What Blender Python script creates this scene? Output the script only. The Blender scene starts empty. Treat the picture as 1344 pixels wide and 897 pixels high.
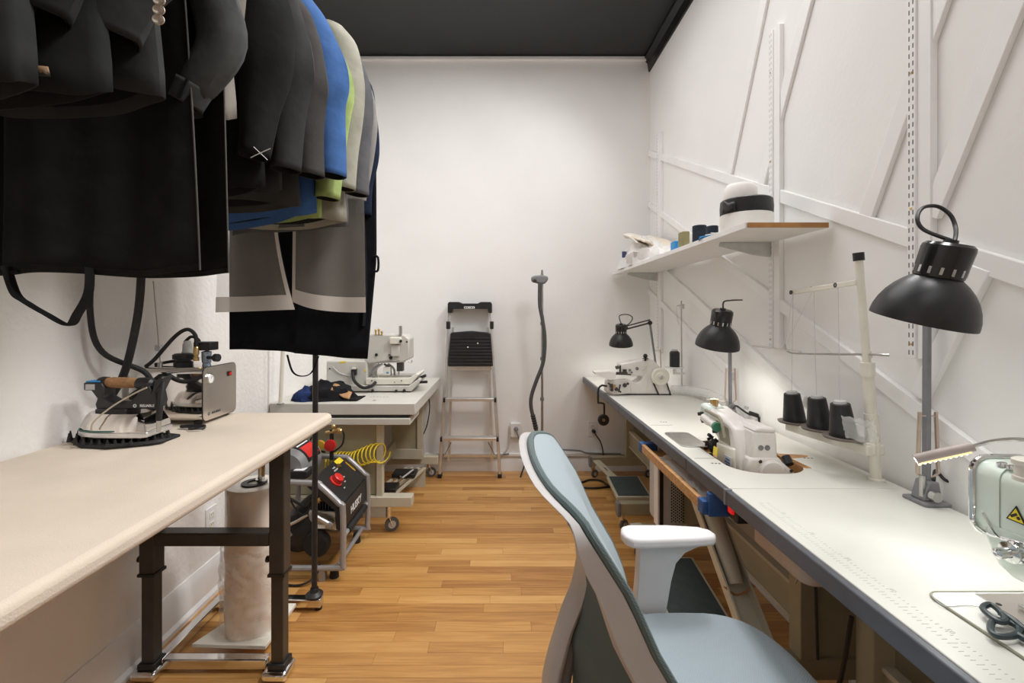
import bpy, bmesh, math, random
from mathutils import Vector, Matrix, noise
from math import pi, sin, cos, radians as R

# ------------------------------------------------------------------ camera, light, exposure
SC = bpy.context.scene
COL = SC.collection
F, VX, VY, CZ = 597.0, 660.0, 412.0, 1.25          # focal length (px of the 1344x897 frame), vanishing point, eye height
cam = bpy.data.objects.new('camera', bpy.data.cameras.new('camera'))
COL.objects.link(cam)
cam.location = (0, 0, CZ); cam.rotation_euler = (pi/2, 0, 0)
cam.data.sensor_fit = 'HORIZONTAL'; cam.data.sensor_width = 36.0
cam.data.lens = F/1344*36.0
cam.data.shift_x = (672-VX)/1344; cam.data.shift_y = -(448.5-VY)/1344
cam.data.clip_start = 0.02
SC.camera = cam

w = bpy.data.worlds.new('world'); SC.world = w; w.use_nodes = True
w.node_tree.nodes['Background'].inputs[0].default_value = (0.9, 0.95, 1.0, 1)
w.node_tree.nodes['Background'].inputs[1].default_value = 0.1

def area(name, loc, size, power, col=(1, 0.95, 0.88), rot=(0, 0, 0), spread=180):
    l = bpy.data.lights.new(name, 'AREA'); l.shape = 'RECTANGLE'; l.size, l.size_y = size
    l.energy = power; l.color = col; l.spread = R(spread)
    o = bpy.data.objects.new(name, l); COL.objects.link(o); o.location = loc; o.rotation_euler = rot
    return o
# rows of ceiling lights over the workroom (above and behind the camera)
WL = (1.0, 0.985, 0.98)
area('ceiling_lamp', (-0.15, 2.05, 3.24), (1.5, 1.9), 21.5, WL)
area('ceiling_lamp', (0.1, -0.7, 3.22), (1.6, 1.0), 8, WL)
for y_, p_ in ((0.7, 13), (1.9, 13.5), (2.9, 4)):       # added unseen fill lights, brightening the left wall and ironing side
    o_ = area('fill_lamp', (1.0, y_, 3.08), (0.4, 0.5), p_, WL, spread=115)
    o_.rotation_euler = Vector((-2.2, -0.05, -2.35)).to_track_quat('-Z', 'Y').to_euler()
vs = SC.view_settings
vs.view_transform = 'Standard'; vs.look = 'None'; vs.exposure = 0.43; vs.gamma = 1.0
vs.use_curve_mapping = False
SC.cycles.max_bounces = 10; SC.cycles.diffuse_bounces = 6; SC.cycles.transparent_max_bounces = 12

# ------------------------------------------------------------------ measuring helpers
def at(px, py, Y):            # a measured photo point at a known distance -> metres
    return Vector(((px-VX)*Y/F, Y, CZ-(py-VY)*Y/F))
def atz(px, py, z):           # a measured photo point at a known height -> metres
    return at(px, py, F*(CZ-z)/(py-VY))

# ------------------------------------------------------------------ materials
MATS = {}
def mat(name, col, rough=0.5, metal=0.0, var=0.06, scale=30.0, bump=0.0, bscale=None, sheen=0.0, coat=0.0, stretch=(1, 1, 1), spec=0.5):
    if name in MATS: return MATS[name]
    m = bpy.data.materials.new(name); m.use_nodes = True
    nt = m.node_tree; b = nt.nodes['Principled BSDF']
    tc = nt.nodes.new('ShaderNodeTexCoord'); mp = nt.nodes.new('ShaderNodeMapping'); mp.inputs['Scale'].default_value = stretch
    nt.links.new(tc.outputs['Object'], mp.inputs['Vector'])
    n = nt.nodes.new('ShaderNodeTexNoise'); n.inputs['Scale'].default_value = scale; n.inputs['Detail'].default_value = 4
    nt.links.new(mp.outputs['Vector'], n.inputs['Vector'])
    cr = nt.nodes.new('ShaderNodeValToRGB')
    c0 = [max(0, c*(1-var*1.5)) for c in col]; c1 = [min(1, c*(1+var)) for c in col]
    cr.color_ramp.elements[0].position = 0.3; cr.color_ramp.elements[0].color = (*c0, 1)
    cr.color_ramp.elements[1].position = 0.7; cr.color_ramp.elements[1].color = (*c1, 1)
    nt.links.new(n.outputs['Fac'], cr.inputs['Fac']); nt.links.new(cr.outputs['Color'], b.inputs['Base Color'])
    b.inputs['Roughness'].default_value = rough; b.inputs['Metallic'].default_value = metal
    b.inputs['Sheen Weight'].default_value = sheen; b.inputs['Coat Weight'].default_value = coat
    b.inputs['Specular IOR Level'].default_value = spec
    if bump:
        n2 = nt.nodes.new('ShaderNodeTexNoise'); n2.inputs['Scale'].default_value = bscale or scale*4; n2.inputs['Detail'].default_value = 3
        nt.links.new(mp.outputs['Vector'], n2.inputs['Vector'])
        bp = nt.nodes.new('ShaderNodeBump'); bp.inputs['Strength'].default_value = bump; bp.inputs['Distance'].default_value = 0.01
        nt.links.new(n2.outputs['Fac'], bp.inputs['Height']); nt.links.new(bp.outputs['Normal'], b.inputs['Normal'])
    MATS[name] = m
    return m
def emis(name, col, s):
    if name in MATS: return MATS[name]
    m = bpy.data.materials.new(name); m.use_nodes = True
    b = m.node_tree.nodes['Principled BSDF']; b.inputs['Base Color'].default_value = (*col, 1)
    b.inputs['Emission Color'].default_value = (*col, 1); b.inputs['Emission Strength'].default_value = s
    MATS[name] = m
    return m
def sheer(name, col, alpha, rough=0.6, gloss=False):
    """thin see-through cloth or film: part diffuse/translucent, part clear"""
    m = bpy.data.materials.new(name); m.use_nodes = True
    nt = m.node_tree; out = nt.nodes['Material Output']; b = nt.nodes['Principled BSDF']
    b.inputs['Base Color'].default_value = (*col, 1); b.inputs['Roughness'].default_value = rough
    tl = nt.nodes.new('ShaderNodeBsdfTranslucent'); tl.inputs[0].default_value = (*col, 1)
    tr = nt.nodes.new('ShaderNodeBsdfTransparent')
    m1 = nt.nodes.new('ShaderNodeMixShader'); m1.inputs[0].default_value = 0.25 if not gloss else 0.1
    nt.links.new(b.outputs[0], m1.inputs[1]); nt.links.new(tl.outputs[0], m1.inputs[2])
    tc = nt.nodes.new('ShaderNodeTexCoord'); n = nt.nodes.new('ShaderNodeTexNoise'); n.inputs['Scale'].default_value = 9
    nt.links.new(tc.outputs['Object'], n.inputs['Vector'])
    mr = nt.nodes.new('ShaderNodeMapRange'); mr.inputs['To Min'].default_value = alpha-0.05; mr.inputs['To Max'].default_value = alpha+0.05
    nt.links.new(n.outputs['Fac'], mr.inputs['Value'])
    m2 = nt.nodes.new('ShaderNodeMixShader'); nt.links.new(mr.outputs[0], m2.inputs[0])
    nt.links.new(tr.outputs[0], m2.inputs[1]); nt.links.new(m1.outputs[0], m2.inputs[2])
    nt.links.new(m2.outputs[0], out.inputs['Surface'])
    MATS[name] = m
    return m
def fabric(name, col, var=0.12, rough=0.95):
    m = mat(name, col, rough, 0, var, 14, 0.7, 11, sheen=0.0, spec=0.15)
    return m

M_WALL = mat('wall_paint', (0.85, 0.84, 0.825), 0.7, 0, 0.015, 3, 0.06, 60)
M_PLASTER = mat('rough_plaster', (0.85, 0.83, 0.80), 0.75, 0, 0.03, 4, 0.35, 45)
M_TRIM = mat('trim_gloss_white', (0.86, 0.85, 0.84), 0.4, 0, 0.02, 8)
M_BLACKCEIL = mat('ceiling_black', (0.006, 0.007, 0.006), 0.4, 0, 0.2, 4, 0.03, 40)
M_TABLETOP = mat('table_laminate', (0.66, 0.65, 0.595), 0.38, 0, 0.02, 10)
M_EDGE = mat('slate_edging', (0.085, 0.09, 0.105), 0.4, 0, 0.1, 20)
M_BEIGE = mat('beige_enamel', (0.36, 0.325, 0.215), 0.45, 0, 0.05, 12)
M_BEIGE_L = mat('light_beige_enamel', (0.54, 0.50, 0.39), 0.45, 0, 0.04, 12)
M_GREYTOP = mat('grey_beige_laminate', (0.57, 0.555, 0.50), 0.5, 0, 0.03, 12)
M_CHROME = mat('chrome', (0.75, 0.75, 0.75), 0.12, 1.0, 0.03, 20)
M_STEEL = mat('brushed_steel', (0.55, 0.54, 0.52), 0.33, 1.0, 0.08, 30)
M_MIRROR = mat('polished_steel', (0.78, 0.74, 0.70), 0.06, 1.0, 0.02, 10)
M_SATIN = mat('satin_steel', (0.72, 0.67, 0.62), 0.28, 1.0, 0.03, 12)
M_ALU = mat('aluminium', (0.72, 0.71, 0.69), 0.35, 0.85, 0.05, 20)
M_BLACK = mat('black_plastic', (0.014, 0.014, 0.015), 0.45, 0, 0.2, 30)
M_RUBBER = mat('black_rubber', (0.012, 0.012, 0.012), 0.7, 0, 0.2, 30)
M_LAMP = mat('black_lamp_paint', (0.016, 0.016, 0.017), 0.38, 0, 0.1, 30)
M_DKMETAL = mat('dark_leg_metal', (0.055, 0.05, 0.045), 0.42, 0.3, 0.1, 20)
M_WHITE = mat('white_plastic', (0.78, 0.775, 0.77), 0.35, 0, 0.02, 20)
M_CREAM = mat('cream_enamel', (0.76, 0.73, 0.64), 0.35, 0, 0.03, 15)
M_MACH = mat('machine_white', (0.78, 0.745, 0.71), 0.3, 0, 0.03, 15)
M_MINT = mat('machine_mint', (0.70, 0.80, 0.72), 0.3, 0, 0.04, 12, coat=0.4)
M_GREYM = mat('machine_grey', (0.56, 0.545, 0.50), 0.4, 0, 0.04, 15)
M_WOODH = mat('cork_brown', (0.36, 0.19, 0.08), 0.7, 0, 0.25, 60, 0.2, 150)
M_WOOD = mat('pine_wood', (0.55, 0.30, 0.13), 0.5, 0, 0.2, 12, stretch=(1, 8, 8))
M_BROWN = mat('brown_edge', (0.42, 0.20, 0.06), 0.5, 0, 0.15, 20)
M_BLUE = mat('blue_tape', (0.03, 0.10, 0.28), 0.6, 0, 0.15, 30)
M_BRIGHTBLUE = mat('bright_blue', (0.03, 0.28, 0.66), 0.5, 0, 0.08, 20)
M_YELLOW = mat('yellow', (0.85, 0.66, 0.04), 0.4, 0, 0.06, 20)
M_RED = mat('red', (0.62, 0.025, 0.02), 0.35, 0, 0.1, 20)
M_BRASS = mat('brass', (0.65, 0.45, 0.2), 0.3, 1.0, 0.1, 30)
M_GREYP = mat('grey_plastic', (0.20, 0.20, 0.21), 0.5, 0, 0.06, 20)
M_LGREY = mat('light_grey_plastic', (0.50, 0.50, 0.50), 0.45, 0, 0.05, 20)
M_TUBE = mat('grey_frame_tube', (0.36, 0.35, 0.35), 0.35, 0.3, 0.06, 20)
M_INK = mat('white_print', (0.8, 0.8, 0.8), 0.6, 0, 0.02, 20)
M_DKINK = mat('dark_print', (0.07, 0.07, 0.075), 0.6, 0, 0.05, 20)
M_COVER = mat('padded_cotton_cover', (0.67, 0.575, 0.465), 0.9, 0, 0.05, 5, 0.15, 300, sheen=0.1)

# ------------------------------------------------------------------ mesh helpers
W = {}
class MB:
    def __init__(s): s.v = []; s.f = []
    def add(s, vs, fs):
        o = len(s.v); s.v += [Vector(v) for v in vs]; s.f += [tuple(i+o for i in f) for f in fs]; return s
    def box(s, x0, x1, y0, y1, z0, z1, rz=0, c=None, M=None):
        vs = [Vector((x, y, z)) for z in (z0, z1) for y in (y0, y1) for x in (x0, x1)]
        if rz:
            cc = Vector(c) if c else Vector(((x0+x1)/2, (y0+y1)/2, 0)); m = Matrix.Rotation(rz, 3, 'Z')
            vs = [m @ (v-cc) + cc for v in vs]
        if M is not None: vs = [M @ v for v in vs]
        return s.add(vs, [(0, 2, 3, 1), (4, 5, 7, 6), (0, 1, 5, 4), (2, 6, 7, 3), (0, 4, 6, 2), (1, 3, 7, 5)])
    def bar(s, p, q, wd, ht, up=(0, 0, 1)):
        p, q = Vector(p), Vector(q); d = (q-p).normalized(); u = Vector(up)
        if abs(d.dot(u)) > 0.98: u = Vector((0, 1, 0))
        sd = d.cross(u).normalized()*wd/2; u2 = sd.cross(d).normalized()*ht/2
        vs = [a+e*sd+g*u2 for a in (p, q) for e, g in ((-1, -1), (1, -1), (1, 1), (-1, 1))]
        return s.add(vs, [(0, 1, 2, 3), (4, 7, 6, 5), (0, 4, 5, 1), (1, 5, 6, 2), (2, 6, 7, 3), (3, 7, 4, 0)])
    def loft(s, rings, cap0=True, cap1=True, closed=True):
        n = len(rings[0]); vs = [p for r in rings for p in r]; fs = []
        for i in range(len(rings)-1):
            for j in range(n if closed else n-1):
                k = (j+1) % n
                fs.append((i*n+j, i*n+k, (i+1)*n+k, (i+1)*n+j))
        if cap0 and closed: fs.append(tuple(range(n)))
        if cap1 and closed: fs.append(tuple((len(rings)-1)*n+j for j in range(n)))
        return s.add(vs, fs)
    def cyl(s, p, q, r, r2=None, n=14, caps=True):
        p, q = Vector(p), Vector(q); d = (q-p).normalized(); u = Vector((0, 0, 1)) if abs(d.z) < 0.9 else Vector((1, 0, 0))
        a = d.cross(u).normalized(); b = d.cross(a); r2 = r if r2 is None else r2
        rg = [[c+rr*(a*cos(2*pi*i/n)+b*sin(2*pi*i/n)) for i in range(n)] for c, rr in ((p, r), (q, r2))]
        return s.loft(rg, caps, caps)
    def lathe(s, o, axis, prof, n=24, caps=(True, True)):
        o = Vector(o); d = Vector(axis).normalized(); u = Vector((0, 0, 1)) if abs(d.z) < 0.9 else Vector((1, 0, 0))
        a = d.cross(u).normalized(); b = d.cross(a)
        rg = [[o+d*h+max(r, 1e-5)*(a*cos(2*pi*i/n)+b*sin(2*pi*i/n)) for i in range(n)] for r, h in prof]
        return s.loft(rg, *caps)
    def tube(s, pts, r, n=8, smooth=6, closed=False, caps=True, flat=None):
        pts = [Vector(p) for p in pts]
        if smooth > 1: pts = catmull(pts, smooth, closed)
        m = len(pts); rg = []; prev = None
        for i, p in enumerate(pts):
            if closed: t = pts[(i+1) % m]-pts[i-1]
            else: t = pts[min(i+1, m-1)]-pts[max(i-1, 0)]
            t.normalize()
            if prev is None:
                u = Vector((0, 0, 1)) if abs(t.z) < 0.9 else Vector((1, 0, 0)); a = t.cross(u).normalized()
            else:
                a = prev-t*prev.dot(t); a.normalize()
            prev = a; b = t.cross(a)
            rr = r(i/(m-1)) if callable(r) else r
            ra, rb = (rr, rr) if flat is None else (rr, rr*flat)
            rg.append([p+ra*a*cos(2*pi*k/n)+rb*b*sin(2*pi*k/n) for k in range(n)])
        if closed: rg.append(rg[0]); return s.loft(rg, False, False)
        return s.loft(rg, caps, caps)
    def prism(s, poly, vec):
        poly = [Vector(p) for p in poly]; vec = Vector(vec); n = len(poly)
        fs = [tuple(range(n)), tuple(range(2*n-1, n-1, -1))]+[(i, (i+1) % n, n+(i+1) % n, n+i) for i in range(n)]
        return s.add(poly+[p+vec for p in poly], fs)
    def ball(s, c, r, n=14, m=8):
        c = Vector(c); r = Vector(r) if not isinstance(r, (int, float)) else Vector((r, r, r))
        rg = []
        for i in range(m+1):
            th = max(1e-3, min(pi-1e-3, pi*i/m))
            rg.append([c+Vector((r.x*sin(th)*cos(2*pi*k/n), r.y*sin(th)*sin(2*pi*k/n), r.z*cos(th))) for k in range(n)])
        return s.loft(rg)
    def sheet(s, fn, nu, nv):
        vs = [fn(i/nu, j/nv) for j in range(nv+1) for i in range(nu+1)]
        fs = [(j*(nu+1)+i, j*(nu+1)+i+1, (j+1)*(nu+1)+i+1, (j+1)*(nu+1)+i) for j in range(nv) for i in range(nu)]
        return s.add(vs, fs)
    def build(s, name, m, parent=None, bevel=0, seg=2, angle=35, thick=0, origin=None, local=False, smooth=True, subsurf=0, kind=None, label=None, recalc=True):
        me = bpy.data.meshes.new(name)
        M = W.get(parent.name) if parent else (Matrix.Translation(Vector(origin)) if origin is not None else Matrix.Identity(4))
        inv = Matrix.Identity(4) if local else M.inverted()
        me.from_pydata([inv @ v for v in s.v], [], s.f)
        if recalc:
            bm = bmesh.new(); bm.from_mesh(me); bmesh.ops.recalc_face_normals(bm, faces=bm.faces); bm.to_mesh(me); bm.free()
        if smooth: me.shade_smooth(); me.set_sharp_from_angle(angle=R(angle))
        me.materials.append(m)
        o = bpy.data.objects.new(name, me); COL.objects.link(o)
        if parent: o.parent = parent; W[o.name] = M
        else:
            if origin is not None: o.location = origin
            W[o.name] = M
        if thick:
            md = o.modifiers.new('solid', 'SOLIDIFY'); md.thickness = thick; md.offset = 0
        if bevel:
            md = o.modifiers.new('bevel', 'BEVEL'); md.width = bevel; md.segments = seg; md.limit_method = 'ANGLE'; md.angle_limit = R(40)
        if subsurf:
            md = o.modifiers.new('sub', 'SUBSURF'); md.levels = subsurf; md.render_levels = subsurf
        if kind: o['kind'] = kind
        if label: o['label'] = label
        return o
def catmull(pts, k, closed=False):
    out = []; n = len(pts)
    rng = range(n) if closed else range(n-1)
    for i in rng:
        if closed: p0, p1, p2, p3 = pts[i-1], pts[i], pts[(i+1) % n], pts[(i+2) % n]
        else: p0, p1, p2, p3 = pts[max(i-1, 0)], pts[i], pts[i+1], pts[min(i+2, n-1)]
        for j in range(k):
            t = j/k
            out.append(0.5*((2*p1)+(p2-p0)*t+(2*p0-5*p1+4*p2-p3)*t*t+(3*p1-p0-3*p2+p3)*t**3))
    if not closed: out.append(pts[-1].copy())
    return out
def thing(name, label, cat, loc, group=None, rz=0):
    o = bpy.data.objects.new(name, None); COL.objects.link(o); o.empty_display_size = 0.05
    o.location = loc; o.rotation_euler = (0, 0, rz); o['label'] = label; o['category'] = cat
    if group: o['group'] = group
    W[o.name] = Matrix.Translation(Vector(loc)) @ Matrix.Rotation(rz, 4, 'Z')
    return o
def tag(o, label, cat, group=None):
    o['label'] = label; o['category'] = cat
    if group: o['group'] = group
    return o
def dup(root, loc, label=None, group=None, rz=0, name=None):
    r = root.copy(); COL.objects.link(r); r.location = loc; r.rotation_euler = (0, 0, rz)
    if label: r['label'] = label
    if group: r['group'] = group
    for ch in list(root.children):
        c = ch.copy(); COL.objects.link(c); c.parent = r
        for g in ch.children:
            d = g.copy(); COL.objects.link(d); d.parent = c
    return r
def struct(o): o['kind'] = 'structure'; return o
def text(name, body, size, o, xdir, ydir, m, parent, thick=0.0004, align='CENTER', bold=0.0):
    cu = bpy.data.curves.new(name, 'FONT'); cu.body = body; cu.size = size; cu.extrude = thick; cu.align_x = align; cu.align_y = 'CENTER'
    cu.offset = bold; cu.resolution_u = 3
    t = bpy.data.objects.new(name, cu); COL.objects.link(t)
    me = bpy.data.meshes.new_from_object(t); COL.objects.unlink(t); bpy.data.objects.remove(t)
    x = Vector(xdir).normalized(); y = Vector(ydir).normalized(); z = x.cross(y)
    M = Matrix(((x.x, y.x, z.x, o[0]), (x.y, y.y, z.y, o[1]), (x.z, y.z, z.z, o[2]), (0, 0, 0, 1)))
    me.transform(W[parent.name].inverted() @ M)
    me.materials.clear(); me.materials.append(m)
    ob = bpy.data.objects.new(name, me); COL.objects.link(ob); ob.parent = parent; W[ob.name] = W[parent.name]
    return ob
def ring(p, axis, r1, r2, n=20):
    """flat annulus points are made by a thin lathe"""
    return MB().lathe(p, axis, [(r1, 0), (r2, 0), (r2, 0.001), (r1, 0.001), (r1, 0)], n, (False, False))
# ------------------------------------------------------------------ the setting
XL, XR, YB, YR, ZC = -1.305, 1.17, 3.62, -2.2, 3.29
fl = struct(MB().box(XL-.1, XR+.1, YR-.1, YB+.1, -0.1, -0.012).build('floor', mat('floor_gap', (0.06, 0.03, 0.012), 0.9)))
def oak():
    m = bpy.data.materials.new('oak_strip'); m.use_nodes = True; nt = m.node_tree; b = nt.nodes['Principled BSDF']
    L = nt.links.new
    tc = nt.nodes.new('ShaderNodeTexCoord'); oi = nt.nodes.new('ShaderNodeObjectInfo')
    geo = nt.nodes.new('ShaderNodeNewGeometry')
    off = nt.nodes.new('ShaderNodeVectorMath'); off.operation = 'SCALE'; off.inputs[0].default_value = (17, 31, 13)
    L(oi.outputs['Random'], off.inputs['Scale'])
    ad = nt.nodes.new('ShaderNodeVectorMath'); L(geo.outputs['Position'], ad.inputs[0]); L(off.outputs[0], ad.inputs[1])
    mp = nt.nodes.new('ShaderNodeMapping'); mp.inputs['Scale'].default_value = (2.2, 30, 1); L(ad.outputs[0], mp.inputs['Vector'])
    n1 = nt.nodes.new('ShaderNodeTexNoise'); n1.inputs['Scale'].default_value = 1.6; n1.inputs['Detail'].default_value = 6; n1.inputs['Distortion'].default_value = 0.8
    L(mp.outputs[0], n1.inputs['Vector'])
    mp2 = nt.nodes.new('ShaderNodeMapping'); mp2.inputs['Scale'].default_value = (8, 220, 1); L(ad.outputs[0], mp2.inputs['Vector'])
    n2 = nt.nodes.new('ShaderNodeTexNoise'); n2.inputs['Scale'].default_value = 1.0; n2.inputs['Detail'].default_value = 3; L(mp2.outputs[0], n2.inputs['Vector'])
    cr = nt.nodes.new('ShaderNodeValToRGB'); e = cr.color_ramp.elements
    e[0].position = 0.25; e[0].color = (0.33, 0.14, 0.036, 1); e[1].position = 0.75; e[1].color = (0.66, 0.37, 0.125, 1)
    mid = e.new(0.5); mid.color = (0.53, 0.265, 0.075, 1)
    mx = nt.nodes.new('ShaderNodeMath'); mx.operation = 'MULTIPLY_ADD'; mx.inputs[1].default_value = 0.55; L(n1.outputs['Fac'], mx.inputs[0])
    sc = nt.nodes.new('ShaderNodeMath'); sc.operation = 'MULTIPLY'; sc.inputs[1].default_value = 0.40; L(oi.outputs['Random'], sc.inputs[0])
    s2 = nt.nodes.new('ShaderNodeMath'); s2.operation = 'MULTIPLY_ADD'; s2.inputs[1].default_value = 0.22; L(n2.outputs['Fac'], s2.inputs[0]); L(sc.outputs[0], s2.inputs[2])
    L(s2.outputs[0], mx.inputs[2]); sb = nt.nodes.new('ShaderNodeMath'); sb.operation = 'SUBTRACT'; sb.inputs[1].default_value = 0.08
    L(mx.outputs[0], sb.inputs[0]); L(sb.outputs[0], cr.inputs['Fac']); L(cr.outputs[0], b.inputs['Base Color'])
    # small dark knots
    b.inputs['Roughness'].default_value = 0.36; b.inputs['Coat Weight'].default_value = 0.15; b.inputs['Coat Roughness'].default_value = 0.25
    bp = nt.nodes.new('ShaderNodeBump'); bp.inputs['Strength'].default_value = 0.08; bp.inputs['Distance'].default_value = 0.004
    L(n2.outputs['Fac'], bp.inputs['Height']); L(bp.outputs[0], b.inputs['Normal'])
    return m
M_OAK = oak()
rnd = random.Random(7)
unit = MB().box(-.5, .5, -.5, .5, -1, 0)
proto_plank = unit.build('floor_plank', M_OAK, fl)
pw = 0.0572; y = YB-pw/2; first = True; n_pl = 0
rows_rest = MB()
while y > YR:
    if y > 1.35:
        x = XL-rnd.uniform(0, .9)
        while x < XR:
            ln = rnd.choice([.3, .42, .55, .7, .85, 1.0, 1.2])*rnd.uniform(.9, 1.1)
            a, b_ = max(x, XL), min(x+ln, XR)
            if b_-a > .03:
                o = proto_plank if first else proto_plank.copy()
                if not first: COL.objects.link(o); o.parent = fl
                first = False
                o.location = ((a+b_)/2, y, rnd.uniform(-.0006, 0.0)); o.scale = (b_-a-.0009, pw-.0009, .0118); n_pl += 1
            x += ln
    else:
        x = XL-rnd.uniform(0, .9)
        while x < XR:
            ln = rnd.uniform(.35, 1.2); a, b_ = max(x, XL), min(x+ln, XR)
            if b_-a > .03: rows_rest.box(a, b_-.0009, y-pw/2+.0005, y+pw/2-.0005, -.0118, 0)
            x += ln
    y -= pw
rows_rest.build('floor_planks_nearby', M_OAK, fl, kind='stuff')

struct(MB().box(XL-.1, XR+.1, YB, YB+.1, 0, ZC).build('wall_back', M_WALL))
struct(MB().box(XL-.1, XL, YR, YB, 0, ZC).build('wall_left', M_PLASTER))
wr = struct(MB().box(XR, XR+.1, YR, YB, 0, ZC).build('wall_right', M_WALL))
struct(MB().box(XL-.1, XR+.1, YR-.1, YR, 0, ZC).build('wall_rear', M_WALL))
struct(MB().box(XL-.1, XR+.1, YR-.1, YB+.1, ZC, ZC+.1).build('ceiling', M_BLACKCEIL))
# cornice strips
struct(MB().box(XL, XR, YB-.03, YB, ZC-.035, ZC-.002).build('trim_1', M_TRIM, bevel=.008))
t2 = MB().prism([(XR, 0, ZC), (XR, 0, ZC-.115), (XR-.012, 0, ZC-.115), (XR-.02, 0, ZC-.05), (XR-.05, 0, ZC-.02), (XR-.05, 0, ZC)], (0, 1, 0))
for v in t2.v: v.y = YR if v.y < .5 else YB
struct(t2.build('trim_2', M_BLACKCEIL))
# baseboards
bb = [(0, 0), (.014, 0), (.014, .07), (.010, .085), (.006, .1), (0, .1)]
def baseboard(name, p, q, nrm, extra=None):
    p, q, nrm = Vector(p), Vector(q), Vector(nrm)
    m = MB().prism([p+nrm*a+Vector((0, 0, h)) for a, h in bb], q-p)
    return struct(m.build(name, M_TRIM))
baseboard('baseboard_back', (XL, YB, 0), (XR, YB, 0), (0, -1, 0))
b2 = [(0, 0), (.03, 0), (.03, .018), (.018, .03), (.018, .115), (.012, .14), (.006, .155), (0, .155)]
bb_save = bb; bb = b2
baseboard('baseboard_left', (XL, YR, 0), (XL, YB-.02, 0), (1, 0, 0))
bb = bb_save
baseboard('baseboard_right', (XR, YR, 0), (XR, YB-.02, 0), (-1, 0, 0))
# cable raceway on the back wall
struct(MB().box(-0.62, XR-.02, YB-.02, YB, .118, .142).build('trim_3', M_TRIM, bevel=.004))

def wr_pt(px, py):
    Y = XR*F/(px-VX); return Vector((XR, Y, CZ-(py-VY)*Y/F))
BT = [0]
def batten(a, b, wd=.05, e0=0, e1=0):
    BT[0] += 1; th = -.013-.0007*BT[0]
    p, q = wr_pt(*a), wr_pt(*b); d = (q-p)
    if e0 == 'top': e0 = (ZC-.13-p.z)/max(.01, -d.z)
    p, q = p-d*e0, q+d*e1
    d.normalize(); n = Vector((1, 0, 0)).cross(d)*wd/2
    def cl(v):
        v = v.copy(); v.y = min(v.y, YB-.002); v.z = min(max(v.z, .1), ZC-.12); return v
    o = MB().prism([cl(p-n), cl(p+n), cl(q+n), cl(q-n)], (th, 0, 0)).build('batten', M_TRIM, wr, bevel=.003)
batten((1006, 0), (958, 236), .058, 'top')
batten((1064, 0), (1000, 250), .058, 'top')
batten((1240, 0), (1137, 296), .055, 'top')
batten((1340, 0), (1226, 285), .055, 'top')
batten((853, 203), (1344, 361), .055, .01, .25)
batten((853, 270), (1344, 641), .05, .01, .1)
batten((853, 383), (965, 494), .05, .01)
batten((875, 357), (1060, 528), .05, 0)
batten((1296, 352), (1212, 520), .05, 0)
# ------------------------------------------------------------------ garment rack and garments
RX, RZ = -0.86, 2.44
rack = thing('garment_rack', 'black pole garment rack with chrome floor frame carrying the hanging clothes', 'clothes rack', (-.80, 1.92, 0))
MB().tube([(-.80, 1.93, .075), (-.795, 1.93, 1.2), (-.80, 1.93, 2.3), (-.83, 1.93, 2.42), (RX, 1.93, RZ)], .0115, 10, 6).build('pole', M_BLACK, rack)
MB().cyl((RX, 1.95, RZ), (RX, .30, RZ), .013).build('rail', M_BLACK, rack)
MB().tube([(-.615, .34, 0), (-.615, .34, 1.2), (-.62, .34, 2.25), (-.72, .34, 2.40), (RX, .34, RZ)], .0115, 10, 6).build('pole', M_BLACK, rack)
MB().lathe((-.80, 1.93, .052), (0, 0, 1), [(.0, 0), (.034, 0), (.036, .008), (.03, .014), (.02, .02), (.016, .035), (.0, .035)], 20).build('pole_foot', M_BLACK, rack)
m = MB(); m.box(-1.215, -.765, 1.905, 1.945, .015, .05); m.box(-1.215, -1.18, 1.58, 1.905, .015, .05); m.box(-1.18, -.82, 1.575, 1.61, .015, .05)
m.build('floor_frame', M_CHROME, rack, bevel=.004)
for p in ((-1.2, 1.925), (-.78, 1.925), (-1.2, 1.6), (-.83, 1.6)):
    MB().cyl((*p, 0), (*p, .016), .014).build('rubber_foot', M_RUBBER, rack)

def hanger(parent, xc, Y, zs, hw=.2):
    m = MB().tube([(xc-hw+.03, Y, zs-.07), (xc-.05, Y, zs-.005), (xc, Y, zs+.015), (xc+.05, Y, zs-.005), (xc+hw-.03, Y, zs-.07)], .007, 8, 5)
    dx = RX-xc
    m.tube([(xc, Y, zs+.01), (xc+dx*.6, Y, (zs+RZ)/2), (RX+.016, Y, RZ-.006), (RX, Y, RZ+.017), (RX-.016, Y, RZ+.002)], .002, 6, 5)
    m.build('hanger', M_BLACK, parent)

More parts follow.
